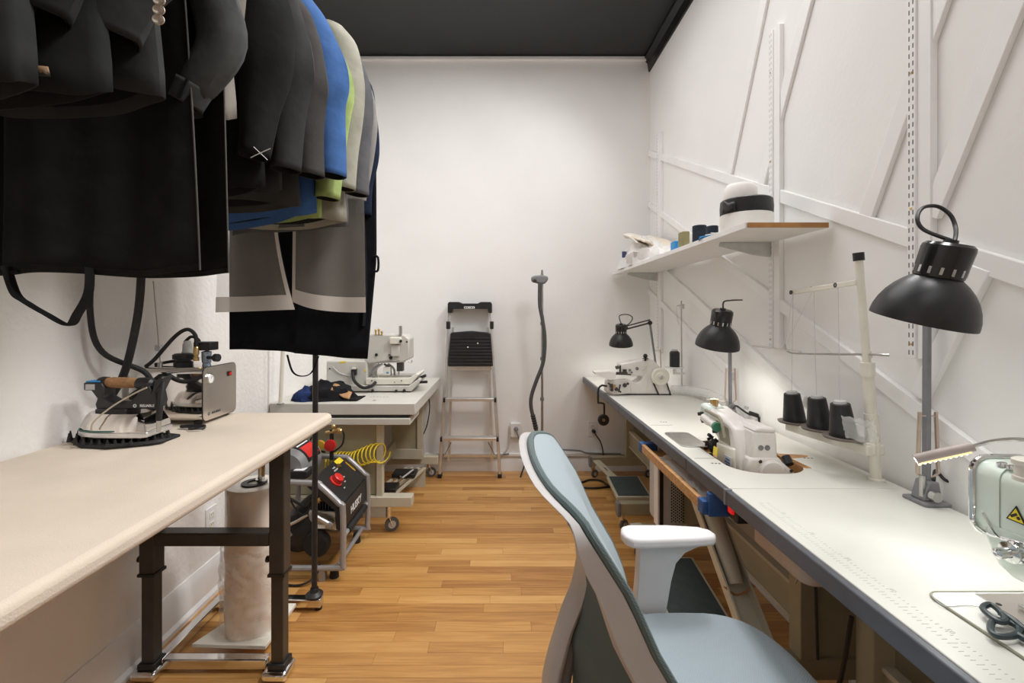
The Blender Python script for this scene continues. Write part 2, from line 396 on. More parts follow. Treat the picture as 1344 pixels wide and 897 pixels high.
def jacket(label, Y, col, zs, zc, zh, hw=.215, xc=-.9, elbow=.05, dep=.036, seed=0, sy=-.045, sl=.055, cuffin=-.02, slant=.02, group=None, name='jacket', sleeves=True, var=.12, matname=None, cat='jacket'):
    rn = random.Random(seed)
    t = thing(name, label, cat, (xc, Y, zh), group)
    mt = matname or fabric('cloth_%d' % seed, col, var)
    ph = [rn.uniform(0, 6) for _ in range(4)]
    N = 44
    def torso(d0, z0, z1, steps, shrink=1.0):
        rg = []
        for i in range(steps+1):
            f = i/steps; z = z0+(z1-z0)*f; drop = max(0.0, (zs-z))
            if drop < .075: wdt = .07+(hw*.93-.07)*math.sqrt(max(0, drop/.075)); d = d0*(.55+.45*drop/.075)
            else:
                g = (drop-.075)/(zs-zh-.075); wdt = hw*(.93-.05*sin(pi*min(1, g*1.1))+.09*g); d = d0*(1+.12*g)
            g = drop/(zs-zh); r = []
            for k in range(N):
                a = 2*pi*k/N; c, s_ = cos(a), sin(a)
                wob = 1+g*(.09*sin(3*a+ph[0])+.06*sin(7*a+ph[1]+2*g))
                x = wdt*abs(c)**.72*(1 if c > 0 else -1); yy = d*abs(s_)**.75*(1 if s_ > 0 else -1)*wob
                r.append(Vector((xc+shrink*x+.006*g*sin(5*a+ph[2]), Y+shrink*yy, z+(.012*g*sin(a+ph[3])+.008*g*sin(3*a))*(1 if f > .7 else 0)-slant*g*g*(.5-x/(2.1*wdt)))))
            rg.append(r)
        return rg
    MB().loft(torso(dep, zs, zh, 14), True, False).build('body', mt, t, thick=.003)
    MB().loft(torso(dep, zh+.1, zh+.02, 2, .90), True, False).build('lining', M_LINING, t)
    # collar and front edges
    cz = zs+.01
    m = MB().tube([(xc-.06, Y+.01, cz), (xc-.05, Y-.03, cz-.05), (xc-.005, Y-dep-.012, cz-.2), (xc+.0, Y-dep-.004, cz-.36)], lambda q: .013*(1-.5*q), 8, 6, flat=.5)
    m.tube([(xc+.06, Y+.01, cz), (xc+.05, Y-.03, cz-.05), (xc+.01, Y-dep-.012, cz-.2), (xc+.006, Y-dep-.004, cz-.36)], lambda q: .013*(1-.5*q), 8, 6, flat=.5)
    m.build('lapel', mt, t)
    if sleeves:
        for s in (1, -1):
            x0 = xc+s*(hw-.03)
            pts = [Vector((x0-s*.03, Y+sy*.3, zs-.055)), Vector((x0+s*.03, Y+sy*.5, zs-.13)), Vector((x0+s*(elbow*.72+.02), Y+sy*.8, zs-.26)),
                   Vector((x0+s*(elbow+.010), Y+sy, zs-.36)), Vector((x0+s*(elbow+.004), Y+sy*1.03, zs-.43)), Vector((x0+s*(elbow+cuffin)*.5, Y+sy*1.15, (zc+zs-.40)/2)), Vector((x0+s*cuffin, Y+sy*1.3, zc))]
            cps = catmull(pts, 5); n = len(cps); rg = []; rin = []
            for i, p in enumerate(cps):
                f = i/(n-1); rx = sl*(1.0+.55*sin(pi*min(1, f*1.05))**1.3-.20*f); ry = sl*.62*(1-.1*f)
                tl = .10*s*f; p = p-Vector((s*(rx-sl*(1-.2*f)), 0, 0))
                r = []
                for k in range(20):
                    a = 2*pi*k/20; wob = 1+.05*sin(3*a+9*f+ph[0])*sin(pi*f)+.03*sin(14*f+ph[1]+a)
                    r.append(p+Vector((rx*cos(a)*wob, ry*1.25*sin(a)*abs(sin(a))**.7*wob, -tl*rx*cos(a))))
                rg.append(r)
                if f > .85: rin.append([p+(q-p)*.9 for q in r])
            o = MB().loft(rg, True, False).build('sleeve', mt, t, thick=.0025)
            MB().loft(rin, True, False).build('sleeve_lining', M_LINING, t)
    hanger(t, xc, Y, zs)
    return t, mt
M_LINING = mat('dark_lining', (0.012, 0.011, 0.012), 0.6, 0, 0.2, 30)
G = 'jackets on the garment rack'
jacket('charcoal jacket with squared hem, nearest the camera at the left edge of the rack', .66, (.020, .021, .020), 2.27, 1.73, 1.575, seed=1, xc=-.905, group=G)
j14, _ = jacket('charcoal jacket with patterned lining glimpsed at its hem, second from the camera', .76, (.016, .017, .016), 2.28, 1.71, 1.615, seed=2, xc=-.885, group=G)
p = MB().sheet(lambda u, v: Vector((-.86+.16*u, .705-.004*v+.004*sin(u*6), 1.617+.018*v*(1-.5*abs(u-.5)))), 10, 2)
def pattern():
    m = mat('patterned_lining', (.30, .17, .08), .6); nt = m.node_tree
    cr = [n for n in nt.nodes if n.type == 'VALTORGB'][0]; nz = [n for n in nt.nodes if n.type == 'TEX_NOISE'][0]
    nz.inputs['Scale'].default_value = 60; cr.color_ramp.elements[0].color = (.02, .03, .025, 1); cr.color_ramp.elements[0].position = .48; cr.color_ramp.elements[1].position = .56; cr.color_ramp.elements[1].color = (.32, .19, .1, 1)
    return m
p.build('patterned_lining', pattern(), j14, thick=.001)
MB().tube([(-.716, .66, 1.75), (-.724, .655, 1.725), (-.73, .655, 1.70)], .0015, 6, 5).build('loose_thread', mat('teal_thread', (.12, .28, .26), .8), j14)
j13, m13 = jacket('dark grey jacket with three pale metal cuff buttons, third from the camera', .86, (.028, .029, .028), 2.29, 1.735, 1.665, seed=3, xc=-.865, sl=.07, cuffin=-.02, group=G)
for k in range(3):
    MB().lathe(at(209+k*.5, 27-k*12.5, .70), (.25, -1, 0), [(0, 0), (.0055, 0), (.0085, .002), (.008, .004), (.0055, .0025), (.003, .0022), (0, .0015)], 16).build('cuff_button', mat('horn_button', (.34, .28, .22), .3, .6), j13)
# bent grey cotton sleeve hanging out beyond the black apron
def loft_path(pts, radii, n=20, k=5, wob=.05, ph=0.0):
    c = catmull([Vector(p) for p in pts], k); m = len(c)
    rr = catmull([Vector((a, b, 0)) for a, b in radii], k); rg = []
    for i, p in enumerate(c):
        t = (c[min(i+1, m-1)]-c[max(i-1, 0)]).normalized(); a = t.cross(Vector((0, 1, 0))).normalized(); b = t.cross(a)
        rg.append([p+rr[i].x*cos(2*pi*q/n)*a*(1+wob*sin(13*i/m+ph+2*q))+rr[i].y*sin(2*pi*q/n)*b*(1+wob*sin(9*i/m+q)) for q in range(n)])
    return rg
smock, ms = jacket('washed grey cotton work jacket with gathered buttoned cuffs beside the black aprons', 1.06, (.050, .052, .050), 2.3, 1.7, 1.7, seed=4, xc=-.9, sleeves=False, group=G)
for s in (1, -1):
    f = lambda x: -.9+s*(x+.9)
    pts = [(f(-.72), 1.03, 2.22), (f(-.665), 1.015, 2.08), (f(-.64), 1.0, 1.96), (f(-.612), .99, 1.84), (f(-.652), .985, 1.76), (f(-.672), .985, 1.735)]
    MB().loft(loft_path(pts, [(.045, .035), (.05, .035), (.05, .035), (.05, .035), (.042, .03), (.036, .026)], wob=.05), True, False).build('sleeve', ms, smock, thick=.0025)
    pc = [(f(-.668), .985, 1.745), (f(-.69), .985, 1.705)]
    MB().loft(loft_path(pc, [(.040, .030), (.037, .028)], wob=0), False, False).build('cuff', ms, smock, thick=.004)
    MB().bar((f(-.66), .952, 1.742), (f(-.678), .953, 1.70), .006, .004, (0, 1, 0)).build('cuff_tab', M_BLACK, smock)
sh, mshirt = jacket('taupe shirt sleeve with small rolled cuff just behind the grey work jacket', 1.15, (.20, .18, .155), 2.32, 1.9, 1.75, seed=5, xc=-.885, sl=.038, elbow=.035, cuffin=.012, hw=.205, group='jackets on the garment rack', name='shirt', cat='shirt')
c = Vector((-.668, 1.092, 1.9))
MB().lathe((-.668, 1.092, 1.893), (0.08, 0, 1), [(.032, 0), (.033, .03), (.031, .045)], 18, (False, False)).build('cuff', mshirt, sh, thick=.003)
j9, m9 = jacket('black jacket with a white basted cross stitch on its sleeve', 1.29, (.014, .014, .014), 2.32, 1.675, 1.60, seed=6, xc=-.895, elbow=.08, cuffin=.035, group=G)
a1, a2, b1, b2_ = at(333, 193, 1.195), at(351, 210, 1.195), at(329, 207, 1.195), at(355, 195, 1.195)
m = MB().tube([a1, (a1+a2)/2, a2], .0011, 6, 2).tube([b1, (b1+b2_)/2+Vector((0, -.001, 0)), b2_], .0011, 6, 2)
m.build('basting_cross', M_INK, j9)
jacket('dark grey jacket hanging directly behind the one with the cross stitch', 1.375, (.030, .030, .030), 2.325, 1.665, 1.62, seed=7, xc=-.885, elbow=.085, cuffin=.07, group=G)
jacket('brownish grey jacket hanging just in front of the bright blue one', 1.46, (.045, .042, .039), 2.33, 1.675, 1.605, seed=8, xc=-.88, elbow=.09, cuffin=.10, group=G)
jacket('bright blue jacket hanging in the row of dark suits', 1.545, (.045, .105, .26), 2.36, 1.70, 1.605, seed=9, xc=-.87, sl=.062, elbow=.098, cuffin=.115, slant=.10, hw=.225, group=G)
jacket('lime green jacket half hidden behind the bright blue one', 1.625, (.27, .34, .12), 2.36, 1.645, 1.585, seed=10, xc=-.87, hw=.22, elbow=.10, cuffin=.075, slant=0, group=G)
jacket('khaki grey jacket hanging just behind the lime green one', 1.70, (.28, .268, .22), 2.37, 1.70, 1.59, seed=11, xc=-.835, hw=.245, elbow=.055, cuffin=.045, slant=0, group=G)
jacket('charcoal pinstripe jacket hanging behind the khaki one', 1.78, (.085, .085, .09), 2.375, 1.70, 1.59, seed=12, xc=-.83, hw=.225, elbow=.08, cuffin=.085, group=G)

# black aprons near the camera
M_APRON = fabric('black_canvas', (.012, .012, .0115), .2)
def apron(label, Y, x0, fx1, z0, z1, seed, m, name='apron', fold=None, group=None, cat='apron'):
    rn = random.Random(seed); p1, p2 = rn.uniform(0, 6), rn.uniform(0, 6)
    t = thing(name, label, cat, (x0, Y, z0), group)
    def fn(u, v):
        z = z0+(z1-z0)*v; x = x0+(fx1(v)-x0)*u
        y = Y+.012*sin(9*u+p1)*(1-.6*v)+.006*sin(23*u+p2)*(1-v)
        if fold: y += .03*math.exp(-((u-fold-.06*(v))/.035)**2)*(1-v*.3)
        return Vector((x, y, z+.006*sin(7*u)*(1-v)))
    MB().sheet(fn, 60, 24).build('panel', m, t, thick=.003)
    ed = [fn(1, i/12)+Vector((0, -.002, 0)) for i in range(13)]
    MB().tube(ed, .0018, 6, 2).build('bound_edge', M_EDGEBIND, t)
    hem = [fn(i/40, .012)+Vector((0, -.002, 0)) for i in range(41)]
    MB().tube(hem, .0012, 6, 1).build('hem_stitch', m, t)
    hanger(t, (x0+fx1(1))/2, Y, z1, .17)
    return t
M_EDGEBIND = mat('edge_binding', (.06, .057, .05), .8, 0, .1, 30)
ap1 = apron('large black canvas apron with hanging ties, nearest and longest at the left of the rack', .965, -1.16, lambda v: -.638-.035*v-.025*v*v, 1.338, 2.25, 3, M_APRON, fold=.12, group='black aprons')
tie = [at(8, 350, .955), at(20, 385, .955), at(36, 398, .95), at(60, 412, .945), at(90, 427, .945), at(102, 412, .945), at(116, 385, .95), at(118, 352, .955)]
MB().tube(tie, .012, 8, 6, flat=.18).build('tie_strap', M_APRON, ap1)
MB().tube([at(0, 358, .96), at(9, 359, .96), at(24, 356, .96)], .004, 6, 2).build('tie_strap', M_APRON, ap1)
ap2 = apron('second black canvas apron, its straight edge showing beyond the first one', 1.04, -1.17, lambda v: -.616-.03*v, 1.338, 2.25, 4, M_APRON, group='black aprons')
# sheer organza coat
M_ORG = sheer('organza', (.62, .58, .52), .34)
M_ORGEDGE = sheer('organza_hem', (.80, .74, .68), .85)
org = thing('organza_coat', 'sheer white organza coat with open front and pale taped edges', 'coat', (-.9, 1.86, 1.26))
def org_fn(side):
    def fn(u, v):
        z = 1.255+(2.38-1.255)*v
        if side > 0: xa = -.865+.02*v; xb = -.555-.22*max(0, v-.80)/.2-.02*v; x = xa+(xb-xa)*u
        else: xa = -1.165+.02*v; xb = -.925; xb += .075*(1-min(1, v/.35))**1.5; x = xa+(xb-xa)*u
        y = 1.855+side*(-.004)+.014*sin(8*u+2*side)*(1-v)+.02*(1-u if side > 0 else u)*(1-v)*.3
        zz = z+(.045*(1-u)**3 if side > 0 else .012*u)*(1-v)**3
        return Vector((x, y, zz))
    return fn
for s in (1, -1):
    fn = org_fn(s)
    MB().sheet(fn, 30, 24).build('front_panel', M_ORG, org)
    MB().sheet(lambda u, v: fn(u, v*.055)+Vector((0, -.003, 0)), 30, 2).build('hem_band', M_ORGEDGE, org)
    e = (lambda u, v: fn(0+u*.045, v)+Vector((0, -.004, 0))) if s > 0 else (lambda u, v: fn(1-u*.05, v)+Vector((0, -.004, 0)))
    MB().sheet(e, 2, 24).build('edge_tape', M_ORGEDGE, org)
    pts = [(-.9+s*.19, 1.86, 2.33), (-.9+s*.28, 1.86, 2.22), (-.9+s*.335, 1.86, 2.08), (-.9+s*.33, 1.86, 1.9), (-.9+s*.30, 1.865, 1.72)]
    MB().loft(loft_path(pts, [(.05, .02), (.055, .025), (.05, .02), (.045, .02), (.04, .02)], wob=.03), False, False).build('sleeve', M_ORG, org)
hanger(org, -.9, 1.855, 2.39)
# long navy-black coat at the far end
nav = thing('long_coat', 'long navy coat at the far end of the rack with a hanging black tie loop', 'coat', (-.88, 1.91, 1.05))
M_NAVY = fabric('navy_cloth', (.010, .016, .034), .2)
M_BLK2 = fabric('black_cloth', (.006, .0065, .009), .2)
def nav_fn(u, v):
    z = 1.065+(2.27-1.065)*v
    xr = -.572+.04*min(1, v/.35)-.9*max(0, v-.88)
    x = -1.145+.0*v+(xr+1.145)*u
    return Vector((x, 1.905+.009*sin(8*u)*(1-v)+.01*sin(20*u)*(1-v)-.03*math.exp(-((u-.5)/.02)**2)*(1-v)*.3, z+.035*(1-u)*(1-v)*1.0+.006*sin(5*u)*(1-v)))
MB().sheet(nav_fn, 50, 24).build('body', M_BLK2, nav, thick=.006)
pts = [(-.70, 1.90, 2.26), (-.605, 1.90, 2.20), (-.575, 1.90, 2.08), (-.56, 1.90, 1.92), (-.58, 1.90, 1.78), (-.58, 1.90, 1.66)]
MB().loft(loft_path(pts, [(.04, .02), (.05, .022), (.048, .022), (.042, .02), (.036, .02), (.03, .02)], wob=.03), True, False).build('sleeve', M_NAVY, nav, thick=.003)
MB().tube([(-.585, 1.90, 1.68), (-.575, 1.90, 1.5), (-.572, 1.90, 1.38), (-.582, 1.90, 1.2)], .014, 8, 5, flat=.4).build('side_tie', M_BLK2, nav)
MB().tube([at(490, 337, 1.9), at(496, 338, 1.9), at(496, 355, 1.9), at(490, 356, 1.9)], .005, 6, 4).build('hook_loop', M_BLK2, nav)
MB().tube([at(377, 466, 1.9), at(384, 488, 1.9), at(396, 494, 1.9), at(409, 489, 1.9), at(418, 468, 1.9)], .008, 8, 6, flat=.3).build('tie_loop', M_BLK2, nav)
hanger(nav, -.88, 1.91, 2.3)

# ------------------------------------------------------------------ ironing table
TZ = .87
it = thing('ironing_table', 'padded ironing table with cream cotton cover on a dark metal frame', 'table', (-.96, 1.0, 0))
def rrect(x0, x1, y0, y1, r, z, n=8, corners=(1, 1, 1, 1)):
    out = []
    for (cx, cy, a0, on) in ((x1-r, y1-r, 0, corners[0]), (x0+r, y1-r, 90, corners[1]), (x0+r, y0+r, 180, corners[2]), (x1-r, y0+r, 270, corners[3])):
        if on: out += [Vector((cx+r*cos(R(a0+90*i/n)), cy+r*sin(R(a0+90*i/n)), z)) for i in range(n+1)]
        else: out += [Vector((cx+(r if a0 in (0, 270) else -r), cy+(r if a0 in (0, 90) else -r), z))]*1
    return out
MB().prism(rrect(XL+.005, -.65, .10, 1.755, .035, TZ-.04), (0, 0, .04)).build('padded_top', M_COVER, it, bevel=.014, seg=4)
MB().box(-1.28, -.74, .15, 1.70, TZ-.07, TZ-.041).build('underframe', M_DKMETAL, it)
def tleg(x, y):
    l = MB().box(x-.026, x+.026, y-.026, y+.026, .36, TZ-.071).build('leg', M_DKMETAL, it, bevel=.004)
    MB().box(x-.021, x+.021, y-.021, y+.021, .05, .36).build('leg_inner', M_DKMETAL, l, bevel=.003)
    MB().box(x-.029, x+.029, y-.029, y+.029, .352, .362).build('leg_collar', M_BLACK, l)
    for z in (.40, .47):
        mm = MB().cyl((x-.026, y-.0, z), (x-.042, y, z), .006); mm.cyl((x-.038, y, z), (x-.046, y, z), .011, n=10); mm.build('thumb_screw', M_BLACK, l)
    MB().box(x-.03, x+.03, y-.03, y+.03, .035, .055).build('leg_foot', M_BLACK, l, bevel=.004)
    MB().box(x-.045, x+.04, y-.045, y+.04, .004, .035).build('foot_plate', M_CHROME, l, bevel=.01)
    return l
for y in (1.575, .35):
    tleg(-1.215, y); tleg(-.772, y)
MB().box(-1.19, -.798, 1.55, 1.60, .455, .50).build('cross_rail', M_DKMETAL, it, bevel=.004)
MB().box(-1.19, -.798, .325, .375, .455, .50).build('cross_rail', M_DKMETAL, it, bevel=.004)

# iron on its rubber rest
ir = Vector((-1.13, 1.355, TZ))
rest = thing('iron_rest', 'black rubber iron rest with rows of small cones under the steam iron', 'iron rest', tuple(ir))
mm = MB().prism([ir+Vector(v) for v in ((-.165, .0, .0), (-.06, -.075, 0), (.02, -.085, 0), (.12, -.045, 0), (.135, -.02, 0), (.135, .05, 0), (.02, .085, 0), (-.06, .07, 0))], (0, 0, .009))
mm.build('base', M_RUBBER, rest, bevel=.003)
mm = MB()
for i in range(13):
    for j in range(6):
        x, y = -.145+i*.0225, -.07+j*.028
        if abs(y) < .08-.0*abs(x) and abs(y) < (x+.19)*.7 and abs(y) < (.17-x)*.8:
            hh = .026 if x < -.085 else .014
            mm.cyl(ir+Vector((x, y, .009)), ir+Vector((x, y, .009+hh)), .006, .0015, n=6)
mm.build('cones', M_RUBBER, rest, kind='stuff')
wll = [ir+Vector(v) for v in ((.02, -.085, .008), (.12, -.045, .008), (.136, -.02, .008))]
MB().tube(wll, .007, 6, 2).build('rim', M_RUBBER, rest)
iz = ir+Vector((0, 0, .024))
iron = thing('steam_iron', 'industrial steam iron with cork handle and polished metal body', 'iron', tuple(iz))
def sole(s, z):       # pointed sole outline, tip towards the wall
    pts = [(-.125, 0), (-.115, -.022), (-.085, -.043), (-.04, -.057), (.02, -.062), (.095, -.06), (.11, -.05), (.11, .05), (.095, .06), (.02, .062), (-.04, .057), (-.085, .043), (-.115, .022)]
    return [iz+Vector((x*s, y*s, z)) for x, y in pts]
MB().loft([sole(1, 0), sole(1.0, .012), sole(.985, .016)]).build('soleplate', M_ALU, iron, bevel=.002)
MB().loft([sole(.96, .016), sole(.95, .03), sole(.82, .058), sole(.74, .066)]).build('body', M_MIRROR, iron)
MB().tube([iz+Vector(v) for v in ((-.124, 0, .017), (-.10, -.034, .017), (-.05, -.056, .018), (.02, -.062, .02))], .0022, 6, 4).build('seal', mat('green_seal', (.05, .16, .13), .6), iron)
MB().box(iz.x-.06, iz.x+.03, iz.y-.03, iz.y+.03, iz.z+.062, iz.z+.078).build('heat_shield', M_BLACK, iron, bevel=.004)
y0 = iz.y-.022
prof = [(-.062, .075), (-.066, .095), (-.06, .118), (-.078, .15), (-.10, .15), (-.10, .182), (-.05, .182), (-.04, .16), (-.042, .125), (-.01, .1), (.03, .1), (.055, .13), (.07, .168), (.09, .17), (.10, .145), (.11, .19), (.125, .205), (.132, .198), (.112, .145), (.118, .105), (.112, .078), (.03, .075)]
prof = [(x, .075+(z-.075)*.74) for x, z in prof]
MB().prism([Vector((iz.x+x, y0, iz.z+z)) for x, z in prof], (0, .044, 0)).build('handle_frame', M_BLACK, iron, bevel=.004)
MB().lathe((iz.x-.052, iz.y, iz.z+.152), (1, 0, -.03), [(0, 0), (.013, 0), (.0155, .02), (.016, .05), (.0155, .08), (.013, .1), (0, .1)], 18).build('cork_grip', M_WOODH, iron)
MB().lathe((iz.x+.045, iz.y, iz.z+.149), (1, 0, -.1), [(0, 0), (.017, 0), (.019, .015), (.018, .04), (.012, .047), (0, .047)], 18).build('grip_end', M_BLACK, iron)
MB().lathe((iz.x-.07, iz.y, iz.z+.152), (1, 0, 0), [(0, 0), (.014, 0), (.017, .01), (.016, .024), (0, .024)], 16).build('grip_end', M_BLACK, iron)
MB().box(iz.x-.096, iz.x-.055, iz.y-.018, iz.y+.012, iz.z+.154, iz.z+.158).build('steam_button', M_BRIGHTBLUE, iron, bevel=.001)
MB().box(iz.x-.092, iz.x-.066, y0-.002, y0, iz.z+.133, iz.z+.149).build('rating_label', M_LGREY, iron)
MB().tube([iz+Vector(v) for v in ((.09, -.026, .140), (.05, -.03, .12), (.0, -.045, .085), (-.03, -.064, .05), (-.037, -.066, .024))], .0024, 7, 6).build('wire', mat('braided_wire', (.55, .48, .38), .6, .3), iron)
text('brand_print', 'RELIABLE', .0105, (iz.x+.088, y0-.001, iz.z+.086), (1, 0, 0), (0, 0, 1), M_INK, iron, bold=.0002)
mm = MB().lathe((iz.x+.052, y0-.0006, iz.z+.086), (0, -1, 0), [(.0028, 0), (.0052, 0), (.0052, .0006), (.0028, .0006), (.0028, 0)], 14, (False, False)); mm.build('brand_mark', M_INK, iron)
MB().cyl(iz+Vector((.127, -.03, .012)), iz+Vector((.128, -.03, .05)), .006).build('hose_fitting', M_STEEL, iron)
hose = [iz+Vector((.128, -.03, .045)), iz+Vector((.131, -.028, .10)), iz+Vector((.118, -.0, .155)), iz+Vector((.06, .07, .15)), iz+Vector((.0, .12, .12)),
        Vector((-1.185, 1.5, 1.06)), Vector((-1.25, 1.42, 1.13)), Vector((-1.27, 1.40, 1.25)), Vector((-1.262, 1.40, 1.45))]
MB().tube(hose, .0085, 10, 8).build('steam_hose', M_RUBBER, iron)

# steam boiler box
bo = Vector((-1.135, 1.61, TZ))
bl = thing('steam_boiler', 'polished steel steam boiler box with pressure gauge on the ironing table', 'boiler', tuple(bo))
bx0, bx1, by0, by1 = -1.27, -1.018, 1.545, 1.735
def rr_xz(x, r0=.02, inset=0.0):
    out = []
    for cy, cz, a0 in ((by1-r0, TZ+.195-r0, 0), (by0+r0, TZ+.195-r0, 90), (by0+r0, TZ+.012+r0, 180), (by1-r0, TZ+.012+r0, 270)):
        out += [Vector((x, cy+(r0-inset)*cos(R(a0+15*i)), cz+(r0-inset)*sin(R(a0+15*i)))) for i in range(7)]
    return out
MB().loft([rr_xz(bx0), rr_xz(bx1-.004)]).build('casing', M_MIRROR, bl)
MB().loft([rr_xz(bx1-.004, .02), rr_xz(bx1, .02)]).build('end_panel', M_SATIN, bl)
MB().loft([rr_xz(bx1-.0035, .02, -.0022), rr_xz(bx1-.001, .02, -.0022)]).build('panel_gasket', M_BLACK, bl)
for p in ((bx1-.03, by0+.02), (bx0+.03, by0+.02), (bx1-.03, by1-.02), (bx0+.03, by1-.02)): MB().cyl((*p, TZ), (*p, TZ+.013), .012).build('foot', M_RUBBER, bl)
gz = (bx1, by0+.032, TZ+.155)
MB().lathe(gz, (1, 0, 0), [(0, 0), (.018, 0), (.018, .006), (.0155, .008), (.0155, .005), (0, .005)], 24).build('gauge_rim', M_STEEL, bl)
g = MB().lathe((gz[0]+.0052, gz[1], gz[2]), (1, 0, 0), [(0, 0), (.0152, 0), (.0152, .0006), (0, .0006)], 24).build('gauge_face', M_WHITE, bl)
MB().bar((gz[0]+.0063, gz[1], gz[2]), (gz[0]+.0063, gz[1]+.008, gz[2]+.008), .001, .0006, (1, 0, 0)).build('gauge_needle', M_DKINK, g)
s = MB().box(bx1, bx1+.003, by1-.053, by1-.033, TZ+.15, TZ+.166).build('power_switch', M_BLACK, bl)
MB().box(bx1+.003, bx1+.006, by1-.05, by1-.036, TZ+.153, TZ+.163).build('switch_rocker', M_RED, s)
text('brand_print', 'RELIABLE', .012, (bx1+.0006, by0+.07, TZ+.033), (0, 1, 0), (0, 0, 1), M_DKINK, bl)
MB().lathe((bx1, by0+.03, TZ+.033), (1, 0, 0), [(.003, 0), (.0055, 0), (.0055, .0006), (.003, .0006), (.003, 0)], 14, (False, False)).build('brand_mark', M_DKINK, bl)
tz = TZ+.195
MB().lathe((-1.145, 1.63, tz), (0, 0, 1), [(0, 0), (.03, 0), (.03, .012), (.024, .014), (.024, .022), (.033, .024), (.033, .038), (.026, .043), (0, .043)], 24).build('filler_cap', M_BLACK, bl)
MB().lathe((-1.165, 1.68, tz), (0, 0, 1), [(0, 0), (.02, 0), (.022, .03), (.016, .05), (.015, .07), (.01, .085), (0, .085)], 14).build('relief_valve', mat('pale_valve', (.55, .55, .50), .4), bl)
v = MB().box(-1.09, -1.03, 1.60, 1.65, tz+.055, tz+.085).build('solenoid', M_BLACK, bl, bevel=.003)
MB().lathe((-1.055, 1.62, tz), (0, 0, 1), [(0, 0), (.014, 0), (.012, .01), (.015, .012), (.016, .05), (0, .055)], 12).build('valve_body', mat('blue_grey_metal', (.30, .36, .45), .35, .7), bl)
MB().lathe((-1.072, 1.59, tz+.02), (0, 0, 1), [(0, 0), (.009, 0), (.009, .012), (.0065, .014), (.0065, .02), (.009, .022), (.009, .045), (.007, .05), (0, .055)], 12).build('brass_fitting', M_BRASS, bl)
MB().cyl((-1.045, 1.61, tz+.03), (-1.01, 1.60, tz+.03), .006).cyl((-1.014, 1.601, tz+.03), (-1.0, 1.598, tz+.03), .014, n=12).build('valve_knob', M_BLACK, bl)
MB().tube([(-1.072, 1.59, tz+.07), (-1.075, 1.59, tz+.11), (-1.10, 1.585, tz+.13), (-1.14, 1.58, tz+.105), (-1.20, 1.57, tz+.03), (-1.232, 1.57, tz+.003)], .0065, 9, 7).build('outlet_hose', M_RUBBER, bl)
MB().tube([(-1.175, 1.68, tz+.08), (-1.15, 1.68, tz+.10), (-1.115, 1.67, tz+.085), (-1.115, 1.66, tz+.05), (-1.14, 1.66, tz+.02), (-1.2, 1.64, tz+.012), (-1.24, 1.62, tz+.004)], .0055, 9, 7).build('outlet_hose', M_RUBBER, bl)
big = [(-1.262, 1.40, 1.45), (-1.20, 1.42, 1.30), (-1.162, 1.43, 1.2), (-1.185, 1.45, 1.08), (-1.222, 1.5, .97), (-1.25, 1.53, .91)]
big = [at(186, 340, 1.42), at(184, 385, 1.42), at(178, 430, 1.43), at(163, 490, 1.45), at(140, 530, 1.50)]
MB().tube(big, .0115, 10, 8).build('supply_hose', M_RUBBER, bl)
# slim rod that carries the hose, on top of the boiler
rod = thing('hose_support_rod', 'thin vertical wire rod with a small grey block beside the boiler cap', 'rod', (-1.205, 1.60, tz))
MB().cyl((-1.205, 1.60, tz), (-1.205, 1.60, tz+.014), .008).build('rod_socket', M_STEEL, rod)
MB().cyl((-1.205, 1.60, tz+.01), (-1.23, 1.60, tz+.30), .0016, n=6).build('rod_wire', M_STEEL, rod)
MB().box(-1.22, -1.2, 1.592, 1.608, tz+.055, tz+.075).build('block', M_LGREY, rod, bevel=.002)
gl = thing('cable_end', 'black cable plug lying by the front of the steam boiler', 'cable', (-1.0, 1.50, TZ))
MB().tube([(-1.06, 1.50, TZ+.008), (-1.03, 1.495, TZ+.010), (-1.01, 1.50, TZ+.009), (-.985, 1.505, TZ+.008)], .007, 8, 4, flat=.8).build('plug', M_BLACK, gl)
MB().tube([(-1.02, 1.48, TZ+.005), (-1.0, 1.47, TZ+.006), (-.98, 1.485, TZ+.006), (-.985, 1.503, TZ+.006)], .0045, 8, 4).build('cord', M_BLACK, gl)
MB().bar((-1.01, 1.462, TZ+.003), (-.975, 1.47, TZ+.003), .004, .003).build('tag', M_CREAM, gl)

# ------------------------------------------------------------------ plastic bag roll
card = MB().prism([Vector(v) for v in ((-1.115, 1.63, .052), (-.845, 1.62, .052), (-.845, 1.86, .052), (-1.02, 1.86, .052))], (0, 0, .014)).build('base_board', M_CREAM, None, bevel=.002, origin=(-.95, 1.72, .052))
tag(card, 'off-white board lying on the chrome floor frame under the plastic roll', 'board')
rl = thing('plastic_roll', 'tall standing roll of clear plastic garment bags with crumpled film', 'plastic roll', (-.95, 1.74, .066))
M_FILM = mat('rolled_film', (.84, .76, .67), .16, 0, .08, 5, .10, 10, coat=.8, stretch=(3, 3, .35))
rg = []
rn = random.Random(5)
H = .53
def roll_r(a, h):
    r = .098
    if h < .62: r += .005*noise.noise(Vector((cos(a)*2.2, sin(a)*2.2, h*9)))+.003*abs(noise.noise(Vector((cos(a)*4+h*9, sin(a)*4, h*16))))
    return r
for i in range(37):
    h = i/36
    rg.append([Vector((-.95+roll_r(2*pi*k/40, h)*cos(2*pi*k/40), 1.74+roll_r(2*pi*k/40, h)*sin(2*pi*k/40), .066+H*h)) for k in range(40)])
for r_, dz in ((.094, .006), (.075, .009), (.055, .007), (.045, .004)):
    rg.append([Vector((-.95+r_*cos(2*pi*k/40), 1.74+r_*sin(2*pi*k/40), .066+H+dz)) for k in range(40)])
MB().loft(rg).build('rolled_bags', M_FILM, rl)
